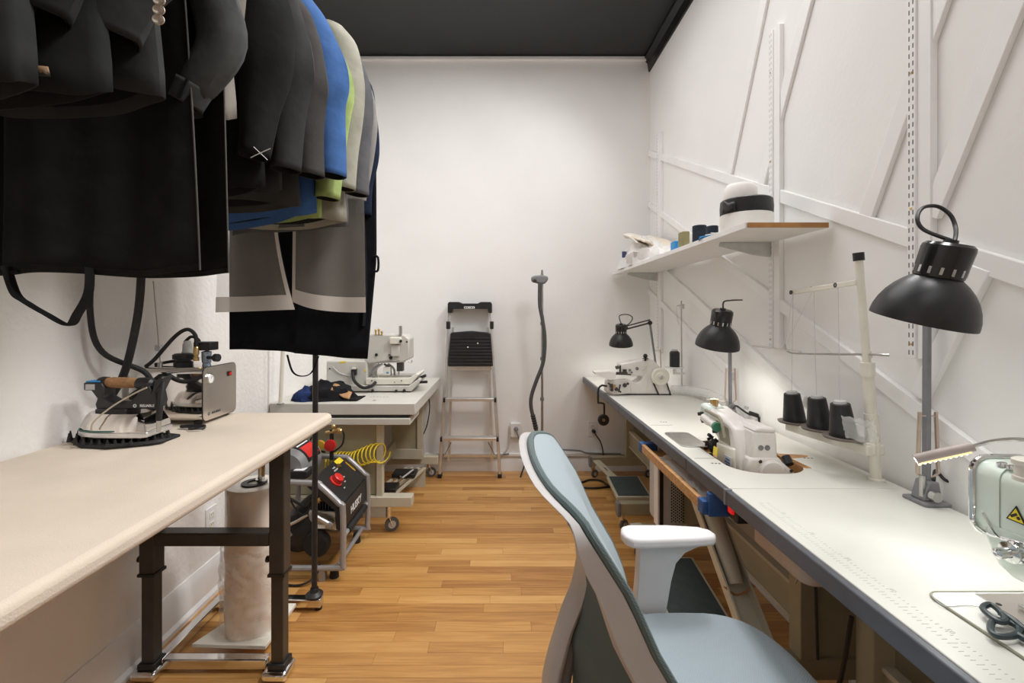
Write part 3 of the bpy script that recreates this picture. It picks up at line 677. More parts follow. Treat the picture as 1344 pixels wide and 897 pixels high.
MB().lathe((-.95, 1.74, .066+H+.0045), (0, 0, 1), [(.024, 0), (.045, 0), (.045, .006), (.024, .006), (.024, 0)], 24, (False, False)).build('core_plug', M_BLACK, rl)
M_CLR = sheer('clear_film', (.88, .84, .80), .30, .08, True)
def loose(u, v):
    a = R(185+150*u); r = .106+.022*abs(noise.noise(Vector((a*1.6+v*3, v*5, 1))))+.008*abs(noise.noise(Vector((a*3-v*4, v*9, 4))))+.02*(1-v)*u
    return Vector((-.95+r*cos(a)+.05*max(0, u-.8)*5*(1-v)*.6, 1.74+r*sin(a), .085+.30*v+.03*noise.noise(Vector((a*2, v, 3)))*(1 if v > .5 else .2)))
MB().sheet(loose, 60, 40).build('loose_film', M_CLR, rl)
post = MB().cyl((-.93, 1.75, .606), (-.925, 1.75, .80), .013).lathe((-.93, 1.75, .606), (0, 0, 1), [(.0, 0), (.02, 0), (.02, .01), (.0, .012)]).build('chrome_post', M_CHROME, rl)

# ------------------------------------------------------------------ air compressor
co = thing('air_compressor', 'portable air compressor in a grey tube frame with red knob under the ironing table', 'compressor', (-.93, 2.33, 0))
def cring(y, dx=0):
    p = [(-1.13, .07), (-1.13, .40), (-1.09, .455), (-.88, .455), (-.855, .445), (-.765, .36), (-.75, .335), (-.75, .09), (-.78, .06), (-1.10, .06)]
    return [Vector((x+dx, y, z)) for x, z in p]
for y, dx in ((2.13, 0), (2.52, 0)):
    MB().tube(cring(y, dx), .014, 10, 4, closed=True).build('frame_ring', M_TUBE, co)
for x, z in ((-1.10, .06), (-.78, .06), (-1.11, .44)): MB().cyl((x, 2.13, z), (x, 2.52, z), .011).build('frame_bar', M_TUBE, co)
h = MB().cyl((-.752, 2.13, .20), (-.752, 2.52, .20), .012).build('handle_bar', M_TUBE, co)
MB().cyl((-.752, 2.20, .20), (-.752, 2.47, .20), .018).build('foam_grip', M_RUBBER, h)
for p in ((-1.08, 2.16), (-.80, 2.16), (-1.08, 2.49), (-.80, 2.49)): MB().cyl((*p, 0), (*p, .05), .022, .018, 12).build('foot', M_RUBBER, co)
MB().box(-.86, -.83, 2.12, 2.15, .0, .05).build('front_foot', M_TUBE, co)
MB().lathe((-.99, 2.17, .19), (0, 1, 0), [(0, 0), (.06, .004), (.09, .02), (.10, .05), (.10, .27), (.09, .30), (.06, .315), (0, .32)], 28).build('tank', M_BLACK, co)
# angled control panel between the rings
def slab(p0, p1, y0, y1, th):
    p0, p1 = Vector((p0[0], 0, p0[1])), Vector((p1[0], 0, p1[1])); d = (p1-p0).normalized(); n = Vector((d.z, 0, -d.x))
    if n.x < 0: n = -n
    m = MB().prism([Vector((q.x, y0, q.z)) for q in (p0, p1, p1-n*th, p0-n*th)], (0, y1-y0, 0)); return m, d, n
m, d, n = slab((-.90, .468), (-.757, .345), 2.155, 2.505, .05); pan = m.build('control_panel', M_BLACK, co, bevel=.006)
m, d2, n2 = slab((-.752, .34), (-.752, .225), 2.155, 2.505, .04); low = m.build('name_panel', M_BLACK, co, bevel=.004)
up = -d
kc = Vector((-.90, 2.27, .468))+d*.085
MB().lathe(kc, n, [(0, 0), (.034, 0), (.034, .006), (.028, .008), (.027, .03), (.022, .034), (0, .034)], 20).build('pressure_knob', M_RED, co)
MB().lathe(Vector((-.90, 2.27, .468))+d*.04+Vector((0, .13, 0)), n, [(0, 0), (.012, 0), (.012, .012), (0, .014)], 12).build('small_fitting', M_BRASS, co)
def ptxt(nm, s, size, dd, y, m=M_INK): text(nm, s, size, Vector((-.90, y, .468))+d*dd+n*.0008, (0, 1, 0), up, m, co)
ptxt('panel_print', 'TANK', .012, .03, 2.36); ptxt('panel_print', 'PRESSURE', .011, .045, 2.36)
ptxt('panel_print', 'PSI', .011, .10, 2.36); ptxt('panel_print', 'BAR', .010, .12, 2.33); ptxt('panel_print', 'OFF', .01, .14, 2.28)
text('brand_print', 'HUSKY', .052, Vector((-.7515, 2.33, .275)), (0, 1, 0), (0, 0, 1), M_INK, co, bold=.001)
MB().prism([Vector((-.90, y, .468))+d*dd+n*.001 for y, dd in ((2.41, .005), (2.49, .005), (2.49, .035), (2.41, .035))], n*.001).build('warning_sticker', M_YELLOW, co)
MB().bar(Vector((-.90, 2.49, .468))+d*.05+n*.001, Vector((-.90, 2.49, .468))+d*.12+n*.001, .012, .002, tuple(n)).build('panel_stripe', mat('amber', (.55, .33, .03), .5), co)
# motor shroud, pump and fittings
MB().lathe((-1.04, 2.19, .50), (0, 1, 0), [(0, 0), (.07, .004), (.092, .03), (.095, .18), (.08, .22), (0, .23)], 24).build('motor_shroud', mat('shroud_grey', (.23, .23, .23), .4), co)
def on_shroud(a, y, r=.0962): return Vector((-1.04+r*cos(R(a)), y, .50+r*sin(R(a))))
rgs = [[on_shroud(a, 2.215), on_shroud(a, 2.36)] for a in range(20, 81, 6)]
MB().sheet(lambda u, v: on_shroud(15+70*u, 2.225+.14*v, .0965), 14, 2).build('shroud_label', M_BLACK, co)
MB().sheet(lambda u, v: on_shroud(25+40*u, 2.235+.12*v, .0972), 12, 2).build('label_stripe', M_RED, co)
MB().sheet(lambda u, v: on_shroud(72+5*u, 2.235+.12*v, .0972), 4, 2).build('label_stripe', M_INK, co)
MB().box(-1.02, -.93, 2.16, 2.24, .465, .50).build('relay_box', M_BLACK, co, bevel=.004)
MB().box(-1.0, -.95, 2.17, 2.22, .5, .5015).build('relay_sticker', M_INK, co)
fin = MB()
for k in range(9): fin.box(-.93+k*.014, -.925+k*.014, 2.20, 2.32, .30, .37)
fin.build('cooling_fins', M_BLACK, co)
MB().box(-.94, -.80, 2.19, 2.33, .20, .30).build('pump_body', M_STEEL, co, bevel=.012)
MB().cyl((-.90, 2.165, .29), (-.83, 2.165, .25), .012, n=10).lathe((-.83, 2.165, .25), (1, 0, -.5), [(.0, 0), (.018, 0), (.018, .02), (0, .02)], 8).build('relief_valve', M_STEEL, co)
MB().lathe((-.89, 2.155, .15), (0, 1, 0), [(0, 0), (.055, 0), (.062, .012), (.062, .04), (0, .04)], 24).build('fan_cover', M_RUBBER, co)
MB().box(-.89, -.845, 2.163, 2.166, .228, .245).build('pump_label', M_INK, co)
MB().cyl((-.90, 2.20, .38), (-.87, 2.18, .41), .009, n=8).build('brass_elbow', M_BRASS, co); MB().cyl((-.885, 2.18, .35), (-.865, 2.17, .37), .011, n=8).build('brass_elbow', M_BRASS, co)
MB().tube([(-1.05, 2.16, .40), (-.98, 2.15, .36), (-.93, 2.155, .34), (-.90, 2.16, .40)], .006, 8, 6).build('pump_hose', M_RUBBER, co)
MB().tube([(-1.0, 2.15, .20), (-1.02, 2.15, .24), (-.97, 2.15, .27), (-.92, 2.15, .30)], .007, 8, 6).build('pump_hose', M_STEEL, co)
MB().tube([(-1.02, 2.16, .46), (-1.0, 2.15, .36), (-.94, 2.15, .30), (-.89, 2.155, .37)], .004, 8, 6).build('pump_hose', M_RUBBER, co)
MB().tube([(-1.11, 2.3, .44), (-1.12, 2.3, .56), (-1.05, 2.33, .63), (-.96, 2.42, .67)], .014, 10, 6).build('top_handle', M_GREYP, co)
rg_ = thing('air_regulator', 'brass air regulator with red gauge behind the black rack pole', 'regulator', (-.93, 2.47, .456))
MB().cyl((-.93, 2.47, .456), (-.93, 2.47, .62), .011, n=10).build('stem', M_BLACK, rg_)
MB().lathe((-.93, 2.46, .54), (0, -1, 0), [(0, 0), (.03, 0), (.03, .018), (0, .02)], 18).build('gauge', M_RED, rg_)
MB().lathe((-.985, 2.46, .54), (0, -1, 0), [(0, 0), (.026, 0), (.026, .018), (0, .02)], 18).cyl((-.985, 2.47, .54), (-.93, 2.47, .54), .008).build('gauge', mat('amber', (.55, .33, .03), .5), rg_)
MB().cyl((-.96, 2.47, .60), (-.88, 2.47, .62), .012, n=10).ball((-.88, 2.46, .615), .015).ball((-.915, 2.46, .64), .012).build('valves', M_BRASS, rg_)
MB().tube([(-.88, 2.46, .63), (-.86, 2.46, .60), (-.87, 2.46, .54), (-.92, 2.46, .50)], .005, 8, 6).build('loop_hose', M_BLACK, rg_)
MB().tube([(-1.0, 2.46, .60), (-1.04, 2.46, .57), (-1.02, 2.46, .52), (-.96, 2.46, .50)], .005, 8, 6).build('loop_hose', M_BLACK, rg_)
pts = []
for i in range(15*12+1):
    t_ = i/12; f = i/180; x = -1.0+.29*f+(.08*(f-.6) if f > .6 else 0)
    r_ = .042+.012*f; pts.append(Vector((x+.03*cos(2*pi*t_)*f, 2.575+r_*cos(2*pi*t_)*.8, .452-.06*(1-f)**1.5+r_*sin(2*pi*t_)+.012*sin(9*f))))
coil = MB().tube(pts, .0042, 7, 1).build('coiled_air_hose', M_YELLOW, None, origin=(-.86, 2.575, .39))
tag(coil, 'yellow coiled air hose behind the compressor control panel', 'air hose')
MB().tube([(-.86, 2.14, .08), (-.87, 2.11, .03), (-.93, 2.08, .008), (-1.03, 2.10, .007), (-1.2, 2.2, .007)], .005, 8, 6).build('power_cord', M_BLACK, co)
# ------------------------------------------------------------------ casters shared by several stands
def caster(parent, x, y, ztop, r=.03, wheel=None, ang=0.0):
    """swivel caster standing on the floor under a foot bar; wheel + fork as a child with a sub-part"""
    wheel = mat('grey_tyre', (.10, .10, .10), .6)
    f = MB(); dx, dy = cos(ang), sin(ang); o = Vector((x+.018*dx, y+.018*dy, r))
    sd = Vector((-dy, dx, 0))
    for s in (1, -1):
        f.bar(o+sd*.013*s, Vector((x, y, r*2+.012))+sd*.013*s, .004, .02, tuple(sd))
    f.cyl((x, y, r*2+.005), (x, y, max(ztop, r*2+.02)), .017, n=12)
    fk = f.build('caster', M_CHROME, parent)
    MB().lathe(o-sd*.009, sd, [(0, 0), (r*.8, 0), (r, .003), (r, .015), (r*.8, .018), (0, .018)], 18).build('wheel', wheel, fk)
    MB().lathe(o-sd*.0105, sd, [(0, 0), (r*.55, 0), (r*.55, .021), (0, .021)], 14).build('hub', M_LGREY, fk)
    return fk

# ------------------------------------------------------------------ beige sewing table in the back corner
st = thing('sewing_table', 'beige grey sewing machine table in the back left corner on casters', 'table', (-.9, 3.05, 0))
MB().box(XL+.006, -.488, 2.53, 3.56, .686, .75).build('tabletop', M_GREYTOP, st, bevel=.004)
MB().box(-.985, -.515, 2.522, 2.80, .632, .668).build('drawer_pan', M_GREYTOP, st, bevel=.003)
MB().box(-.97, -.53, 2.54, 2.80, .668, .686).build('pan_gap_shade', M_BLACK, st)  # black strip painted in for the shade between pan and tabletop
MB().box(-1.24, -.70, 2.60, 2.625, .215, .685).build('end_panel', M_BEIGE, st, bevel=.003)
MB().box(-.72, -.685, 2.585, 2.63, .20, .685).build('corner_post', M_BEIGE_L, st, bevel=.003)
MB().box(-1.24, -.515, 2.57, 2.64, .155, .212).build('foot_bar', M_BEIGE_L, st, bevel=.004)
MB().box(-1.24, -.49, 3.45, 3.52, .105, .165).build('foot_bar', M_BEIGE_L, st, bevel=.004)
MB().box(-.83, -.60, 3.40, 3.44, .165, .685).build('end_panel', M_BEIGE, st, bevel=.003)
MB().box(-.83, -.60, 3.385, 3.40, .60, .685).build('panel_rail', M_BEIGE_L, st, bevel=.003)
MB().box(-.64, -.595, 3.385, 3.40, .24, .60).build('panel_rail', M_BEIGE_L, st, bevel=.003)
MB().box(-.83, -.595, 3.385, 3.40, .165, .24).build('panel_rail', M_BEIGE_L, st, bevel=.003)
MB().box(-.83, -.80, 2.64, 3.45, .22, .30).build('side_rail', M_BEIGE, st)
caster(st, -.655, 2.61, .155, .04, M_RUBBER, .4); caster(st, -1.18, 2.61, .155, .04, M_RUBBER, .4)
caster(st, -.565, 3.485, .105, .035, M_RUBBER, .4); caster(st, -1.18, 3.485, .105, .035, M_RUBBER, .4)
mm = MB()
for k in range(6): mm.box(-.80+.02*k, -.788+.02*k, 2.73, 2.737, .7498, .7503)
mm.build('printed_marks', M_DKINK, st)
for x, y in ((-.74, 2.62), (-.62, 2.95)): MB().lathe((x, y, .7495), (0, 0, 1), [(0, 0), (.011, 0), (.011, .001), (0, .001)], 14).build('plug_cap', M_BRASS, st)
pd = thing('foot_pedal_tray', 'black foot pedals on a slatted beige tray under the corner sewing table', 'pedal', (-.74, 3.0, .0))
mm = MB()
for k in range(4): mm.bar((-.86+.045*k, 2.78, .09), (-.70+.045*k, 3.30, .13), .018, .012)
mm.box(-.86, -.70, 2.79, 2.80, .0, .095); mm.box(-.72, -.56, 3.28, 3.29, .0, .130)
mm.build('tray', M_BEIGE_L, pd)
MB().box(-.83, -.68, 2.88, 3.0, .112, .14).build('pedal', M_BLACK, pd, bevel=.006)
MB().box(-.76, -.60, 3.10, 3.22, .128, .155).build('pedal', M_BLACK, pd, bevel=.006)
MB().tube([(-.70, 3.1, .14), (-.66, 3.0, .17), (-.62, 3.1, .18), (-.63, 3.2, .15)], .006, 7, 5).build('cord', M_LGREY, pd)

# white thread pole and cloth heap on that table
tp = thing('thread_pole', 'thin cream thread stand pole at the left end of the corner sewing table', 'pole', tuple(atz(368, 530, .75)))
b0 = atz(368, 531, .75); t0 = b0+Vector((.03, 0, .62))
MB().cyl(b0, t0, .011).build('pole', M_CREAM, tp)
MB().lathe(b0, (0, 0, 1), [(0, 0), (.019, 0), (.019, .006), (0, .006)], 14).build('base', M_GREYP, tp)
cl = thing('cloth_heap', 'heap of dark folded cloth scraps with navy and tan pieces on the corner sewing table', 'cloth', (-1.05, 2.68, .75))
def lump(cx, cy, cz, rx, ry, rz, seed, n=26, mlat=14, amp=.3):
    rn = random.Random(seed); o = rn.uniform(0, 50); rg = []
    for i in range(mlat+1):
        th = max(.02, min(pi-.02, pi*i/mlat)); r = []
        for k in range(n):
            a = 2*pi*k/n; d = Vector((sin(th)*cos(a), sin(th)*sin(a), cos(th)))
            q = 1+amp*noise.noise(d*2.2+Vector((o, 0, 0)))+amp*.5*abs(noise.noise(d*6+Vector((0, o, 0))))
            z = d.z*rz*q
            r.append(Vector((cx+d.x*rx*q, cy+d.y*ry*q, cz+max(z, -rz*.0) if d.z < 0 else cz+z)))
        rg.append(r)
    return MB().loft(rg)
lump(-1.03, 2.68, .751, .16, .10, .095, 3).build('black_cloth', fabric('scrap_black', (.012, .012, .014), .2), cl)
lump(-1.13, 2.64, .751, .08, .07, .070, 4).build('navy_cloth', fabric('scrap_navy', (.02, .035, .11), .15), cl, label='navy cloth')
MB().sheet(lambda u, v: Vector((-.985+.11*u, 2.60+.05*v+.01*sin(5*u), .812+.03*v-.055*u+.006*sin(8*u))), 10, 5).build('tan_cloth', fabric('scrap_tan', (.42, .24, .12), .1), cl, thick=.004)
MB().sheet(lambda u, v: Vector((-1.07+.10*u, 2.66+.06*v, .842-.012*u+.006*sin(6*u))), 10, 5).build('cream_paper', M_CREAM, cl, thick=.003)
MB().sheet(lambda u, v: Vector((-1.19+.36*u, 2.59+.16*v, .755+.004*sin(9*u+3*v))), 16, 8).build('under_cloth', fabric('scrap_black', (.012, .012, .014)), cl, thick=.005)

# bartack / eyelet machine on the corner table, seen from its side
bm_ = thing('bartack_machine', 'grey industrial bartack sewing machine with black cable and needle head on the corner table', 'sewing machine', (-.9, 3.05, .75))
q = lambda px, py, Y=2.92: at(px, py, Y)
def boxpx(x0, y0, x1, y1, Y, dep, name, m, bev=.006, parent=None):
    a, b = at(x0, y1, Y), at(x1, y0, Y)
    return MB().box(a.x, b.x, Y, Y+dep, a.z, b.z).build(name, m, parent or bm_, bevel=bev)
boxpx(428, 474, 482, 514.5, 2.92, .24, 'motor_column', M_GREYM, .008)
MB().prism([q(*p) for p in ((480, 439), (530, 439.5), (537, 445), (537, 472), (527, 476), (519, 473), (484, 478), (478, 474))], (0, .16, 0)).build('machine_arm', M_GREYM, bm_, bevel=.008)
MB().prism([q(*p, 2.90) for p in ((480, 497), (536, 497), (546, 491), (550, 492), (539, 505), (480, 505.5))], (0, .24, 0)).build('work_plate', M_CREAM, bm_, bevel=.004)
MB().prism([q(*p, 2.88) for p in ((440, 507), (536, 507), (550, 497), (552, 500), (540, 514), (440, 514))], (0, .26, 0)).build('bed', M_GREYM, bm_, bevel=.005)
boxpx(511, 443, 526, 452, 2.89, .04, 'arm_cover', M_CREAM, .006)
boxpx(513, 453, 524, 468, 2.905, .02, 'arm_wedge', M_GREYM, .004)
MB().cyl(q(525.5, 428), q(525.5, 440), .011, n=12).build('thread_post', M_STEEL, bm_)
mm = MB()
for i, (px, py) in enumerate(((493, 434), (497, 433), (501, 436))): mm.cyl(q(px, py), q(px, 440), .006, n=8).ball(q(px, py), .009, 8, 6)
mm.build('tension_posts', M_BRASS, bm_)
for px, py, r in ((494, 466, .010), (513, 470, .012), (526, 448, .010), (489, 513, .009), (520, 513.5, .009), (530.5, 513, .010), (527, 500, .004), (518, 502, .003), (488, 500, .004), (433, 484, .005), (534, 449, .006), (511, 466, .005)):
    MB().lathe(q(px, py, 2.87 if py > 505 else (2.895 if py > 495 else (2.92 if px < 480 else (2.888 if px > 524 and py < 455 else 2.918)))), (0, -1, 0), [(0, 0), (r, 0), (r*.9, .006), (0, .007)], 12).build('screw_cap', M_BLACK, bm_)
MB().tube([q(463, 488, 2.9), q(465, 500, 2.87), q(476, 509, 2.85), q(487, 507, 2.86), q(493, 502, 2.89)], .010, 9, 6).build('head_cable', M_RUBBER, bm_)
boxpx(460.5, 485, 467, 493, 2.89, .03, 'cable_plug', M_BLACK, .003); boxpx(461.5, 483, 466, 486, 2.895, .02, 'plug_cap', M_CREAM, .002)
boxpx(446, 474.5, 454, 476.5, 2.918, .003, 'yellow_label', M_YELLOW, 0)
MB().prism([q(*p, 2.918) for p in ((478, 488), (480.5, 488), (479.2, 484))], (0, .002, 0)).build('warning_triangle', M_YELLOW, bm_)
MB().tube([q(484, 476, 2.93), q(505, 475.5, 2.93), q(532, 474.5, 2.93)], .007, 8, 2).build('needle_shaft', M_STEEL, bm_)
for k, (px, sg) in enumerate(((489, 1), (493, 1), (513, -1), (518, -1))):
    MB().tube([q(px+sg*9, 478, 2.93+.02*k), q(px+sg*2, 483, 2.93+.02*k), q(px, 490, 2.93+.02*k), q(px+sg*2, 497, 2.93+.02*k)], .007, 8, 5).build('clamp_arm', M_STEEL if k % 2 else M_GREYP, bm_)
boxpx(503, 482, 512, 493, 2.94, .05, 'clamp_block', M_CREAM, .004); boxpx(507, 488.5, 510, 490.5, 2.938, .003, 'blue_dot', M_BRIGHTBLUE, 0)
MB().cyl(q(525, 474, 2.96), q(523, 492, 2.96), .006, n=8).build('needle_bar', M_STEEL, bm_)
MB().box(q(520, 480).x, q(528, 480).x, 2.93, 2.98, q(520, 488).z, q(520, 474).z).build('needle_clamp', M_DKMETAL, bm_, bevel=.003)
MB().box(q(495, 494).x, q(545, 494).x, 2.96, 3.06, q(500, 496.8).z, q(500, 495.0).z+.004).build('needle_plate', M_STEEL, bm_)
for a in ((551, 496, 559, 493), (551, 502, 561, 501.5)):
    MB().cyl(q(a[0], a[1], 2.95), q(a[2], a[3], 2.95), .009, n=10).build('lever_knob', M_BLACK, bm_)
MB().tube([q(536, 475, 2.93), q(540, 476, 2.93), q(540.5, 473, 2.93)], .004, 6, 3).build('thread_hook', M_STEEL, bm_)
MB().tube([q(437, 482, 2.915), q(446, 490, 2.915), q(460, 494, 2.915)], .004, 6, 5).build('thin_cord', M_LGREY, bm_)
MB().box(-1.14, -1.105, 2.885, 2.91, .752, .77).build('oil_drain', M_STEEL, bm_)
# hanging black lead of the corner table
ld = MB().tube([at(562, 520, 3.52), at(564, 535, 3.55), at(560, 560, 3.57), at(552, 577, 3.58), at(549, 587, 3.58), at(550, 597, 3.585)], .0045, 7, 6).build('power_lead', M_BLACK, None, origin=at(550, 597, 3.585))
tag(ld, 'black lead hanging down the back wall between the corner table and the ladder', 'cable')

# ------------------------------------------------------------------ step ladder
la = thing('step_ladder', 'folded aluminium step ladder with black top tray leaning on the back wall', 'ladder', (-.26, 3.48, 0))
def lp(px, py): # front plane of the leaning ladder: Y grows with height
    zz = 1.25-(py-VY)*3.52/F; Y = 3.475+.085*max(0, min(1, zz/1.34))
    return at(px, py, Y)
for a, b in (((577.5, 622), (590, 405)), ((656, 622), (643, 405))):
    MB().bar(lp(*a), lp(*b), .022, .042, (0, 1, 0)).build('side_rail', M_ALU, la, bevel=.003)
    f = lp(*a); MB().box(f.x-.015, f.x+.015, f.y-.026, f.y+.026, 0, .03).build('rubber_foot', M_RUBBER, la, bevel=.004)
for a, b in (((588, 608), (594, 430)), ((646, 608), (640, 430))):
    p, q_ = lp(*a), lp(*b); p.y += .05; q_.y += .035; MB().bar(p, q_, .018, .02, (0, 1, 0)).build('rear_rail', M_ALU, la)
def step(y, x0, x1, name, m, h=.022, dep=.07):
    a, b = lp(x0, y), lp(x1, y)
    s = MB().box(a.x, b.x, a.y-.045, a.y+dep-.045, a.z-h/2, a.z+h/2).build(name, m, la, bevel=.002)
    for x in (a.x, b.x): MB().box(x-.008, x+.008, a.y-.05, a.y+.015, a.z-h/2-.006, a.z+h/2+.004).build('step_bracket', M_BLACK, s, bevel=.002)
    mm = MB()
    for k in range(4): mm.box(a.x+.01, b.x-.01, a.y-.04+.015*k, a.y-.034+.015*k, a.z+h/2, a.z+h/2+.002)
    mm.build('tread_ribs', m, s)
step(524, 584, 650, 'step', M_ALU); step(575, 580, 653, 'step', M_ALU)
a, b = lp(582, 600), lp(652, 600); MB().box(a.x, b.x, a.y+.03, a.y+.05, a.z-.012, a.z+.008).build('rear_brace', M_ALU, la)
for x0, y0, x1, y1 in ((584, 597, 592, 581), (649, 597, 641, 581)): MB().bar(lp(x0, y0), lp(x1, y1), .006, .012, (0, 1, 0)).build('brace', M_GREYP, la)
c0 = lp(618, 459); hw_ = .165; y_ = c0.y-.035
po = [(587.5, 481), (647, 481), (646.5, 470), (644, 438), (640, 436.5), (618, 434.5), (594, 436.5), (591, 438), (588, 470)]
MB().prism([at(px, py, y_) for px, py in po], (0, .022, 0)).build('platform', M_BLACK, la, bevel=.005)
for k in range(9):
    z = at(0, 444.5+4.2*k, y_).z; hwk = .148+.0022*k
    MB().box(c0.x-hwk, c0.x+hwk, y_-.004, y_+.001, z-.0055, z+.0055).build('platform_rib', M_BLACK, la, bevel=.002)
a = at(608, 445, y_-.006); b = at(624, 436, y_-.006); MB().box(a.x, b.x, y_-.007, y_, a.z, b.z).build('platform_handle', M_BLACK, la, bevel=.002)
for px, py in ((614, 456), (627, 451)): MB().ball(at(px, py, y_-.005), .006, 8, 6).build('paint_fleck', M_INK, la)
for px in (588.5, 645.5):
    p = lp(px, 427); MB().box(p.x-.014, p.x+.014, p.y-.03, p.y+.03, p.z-.03, p.z+.03).build('hinge_cap', M_BLACK, la, bevel=.005)
t_ = lp(616, 404); y0, y1 = t_.y-.05, min(t_.y+.055, YB-.004)
tr = MB().prism([at(px, py, y0) for px, py in ((587.5, 411), (592, 411), (593, 405.5), (640, 405.5), (641, 411), (645.5, 411), (645.5, 399), (644, 396.5), (631, 396.5), (627, 398.5), (607, 398.5), (602, 396.5), (589, 396.5), (587.5, 399))], (0, y1-y0, 0)).build('top_tray', M_BLACK, la, bevel=.004)
text('brand_print', 'COSCO', .024, at(616, 404, y0-.001), (1, 0, 0), (0, 0, 1), M_INK, la, bold=.001)
MB().box(lp(589, 484).x, lp(645, 484).x, t_.y-.035, t_.y+.0, lp(0, 486).z, lp(0, 481).z).build('platform_edge', M_ALU, la, bevel=.002)

# ------------------------------------------------------------------ garment steamer
gs = thing('garment_steamer', 'upright garment steamer pole with grey head and ribbed hose by the back wall', 'steamer', (.31, 3.38, 0))
Yp = 3.40; px_ = at(711.5, 412, Yp).x
MB().cyl((px_, Yp, .14), (px_, Yp, 1.48), .009).build('pole', M_STEEL, gs)
for py in (425, 471, 524): MB().cyl(at(711.5, py+2, Yp), at(711.5, py-2, Yp), .014, n=12).build('pole_clamp', M_GREYP, gs)
MB().prism(rrect(px_-.02, px_+.15, 3.31, 3.50, .05, .03), (0, 0, .13)).build('base', M_GREYP, gs, bevel=.03)
for dx, dy in ((0, 3.33), (.13, 3.33), (0, 3.48), (.13, 3.48)): MB().cyl((px_+dx, dy, 0), (px_+dx, dy, .05), .012).build('wheel', M_BLACK, gs)
hd = MB().prism([at(px, py, Yp-.03) for px, py in ((697, 364), (701, 362), (711, 361), (719, 362.5), (720, 367), (716, 372), (710, 373.5), (703, 371), (698, 370))], (0, .06, 0)).build('steam_head', M_GREYP, gs, bevel=.012)
MB().cyl(at(711.5, 363, Yp), at(711.5, 354.5, Yp), .012, .006, 10).build('hook', M_GREYP, hd)
MB().cyl(at(702, 369, Yp-.032), at(702, 369, Yp-.045), .014, n=12).build('trigger', M_DKMETAL, hd)
MB().tube([at(*p, Yp-.03) for p in ((708.5, 372), (708.5, 400), (712, 420), (715, 445), (713, 475), (704, 500), (697.5, 520), (697, 535), (701, 552), (705, 570), (712, 590))], .0145, 10, 6).build('hose', mat('hose_grey', (.075, .075, .078), .5), gs)
for k in range(6): MB().lathe(at(699.2+.75*k, 545+3.2*k, Yp-.03), (.25, 0, -1), [(.0165, 0), (.0185, .003), (.0185, .009), (.0165, .012)], 12).build('hose_rib', M_BLACK, gs)

# ------------------------------------------------------------------ outlets and leads on the walls
def outlet(name, label, c, nrm, w_=.075, h_=.118, gang=1):
    t = thing(name, label, 'outlet', tuple(c)); n = Vector(nrm); sd = n.cross(Vector((0, 0, 1))).normalized()
    def pl(a0, a1, z0, z1, d0, d1, nm, m, par, bev=0):
        return MB().prism([c+sd*a0+Vector((0, 0, z0))+n*d0, c+sd*a1+Vector((0, 0, z0))+n*d0, c+sd*a1+Vector((0, 0, z1))+n*d0, c+sd*a0+Vector((0, 0, z1))+n*d0], n*(d1-d0)).build(nm, m, par, bevel=bev)
    pl(-w_/2, w_/2, -h_/2, h_/2, 0, .006, 'cover_plate', M_WHITE, t, .002)
    for z in (.022, -.022):
        r = pl(-.017, .017, z-.014, z+.014, .006, .0085, 'receptacle', M_CREAM, t, .003)
        for a in (-.006, .006): pl(a-.001, a+.001, z, z+.008, .0085, .0089, 'slot', M_DKINK, r)
    return t
outlet('wall_outlet', 'white wall outlet with a plugged white adapter between ladder and office chair', at(676, 564, YB), (0, -1, 0))
outlet('wall_outlet', 'white wall outlet with black plug on the back wall under the right sewing table', at(777.5, 563, YB), (0, -1, 0))
outlet('wall_outlet', 'white outlet low on the left wall beside the plastic roll', Vector((XL, 2.03, .33)), (1, 0, 0))
ad = thing('plug_adapter', 'white plug adapter with grey leads on the outlet near the ladder', 'adapter', tuple(at(677, 563, YB-.009)))
a = at(676.5, 564, YB-.009); MB().box(a.x-.04, a.x+.045, a.y-.022, a.y, a.z-.06, a.z+.055).build('adapter_body', M_WHITE, ad, bevel=.006)
MB().box(a.x-.052, a.x-.04, a.y-.018, a.y, a.z-.06, a.z+.03).build('side_block', mat('tan_plastic', (.5, .44, .36), .5), ad, bevel=.003)
MB().ball((a.x+.005, a.y-.026, a.z+.01), .018, 10, 6).build('plug', M_GREYP, ad)
MB().tube([(a.x+.005, a.y-.04, a.z+.01), (a.x+.02, a.y-.05, a.z-.04), (a.x+.06, a.y-.04, a.z-.13), (a.x+.10, a.y-.03, a.z-.19)], .006, 7, 6).build('lead', M_GREYP, ad)
MB().tube([(a.x-.045, a.y-.02, a.z-.04), (a.x-.06, a.y-.03, a.z-.14), (a.x-.12, a.y-.02, a.z-.2), (a.x-.20, a.y-.01, a.z-.205)], .006, 7, 6).build('lead', M_LGREY, ad)
cb = MB().tube([at(690, 597, 3.58), at(688, 612, 3.55), at(683, 628, 3.47), at(688, 632, 3.42), at(705, 636, 3.38), at(725, 640, 3.36)], .006, 7, 6)
tag(cb.build('floor_cable', M_BLACK, None, origin=at(688, 630, 3.45)), 'black cable bent on the floor just left of the chair back', 'cable')
cb = MB().tube([at(560, 597.5, 3.594), at(600, 597.5, 3.594), at(655, 597, 3.594), at(668, 596, 3.594)], .006, 7, 3)
tag(cb.build('wall_cable', M_GREYP, None, origin=at(610, 597, 3.594)), 'grey cable lying along the wall raceway behind the ladder', 'cable')
cb = MB().tube([at(730, 590, 3.585), at(760, 592, 3.59), at(772, 595, 3.594), at(815, 596, 3.594)], .0065, 7, 4)
tag(cb.build('wall_cable', M_GREYP, None, origin=at(770, 594, 3.594)), 'grey cable along the back wall right of the chair back', 'cable')
pl_ = thing('power_plug', 'black plug and lead hanging from the outlet under the right sewing table', 'plug', tuple(at(779, 566, YB-.009)))
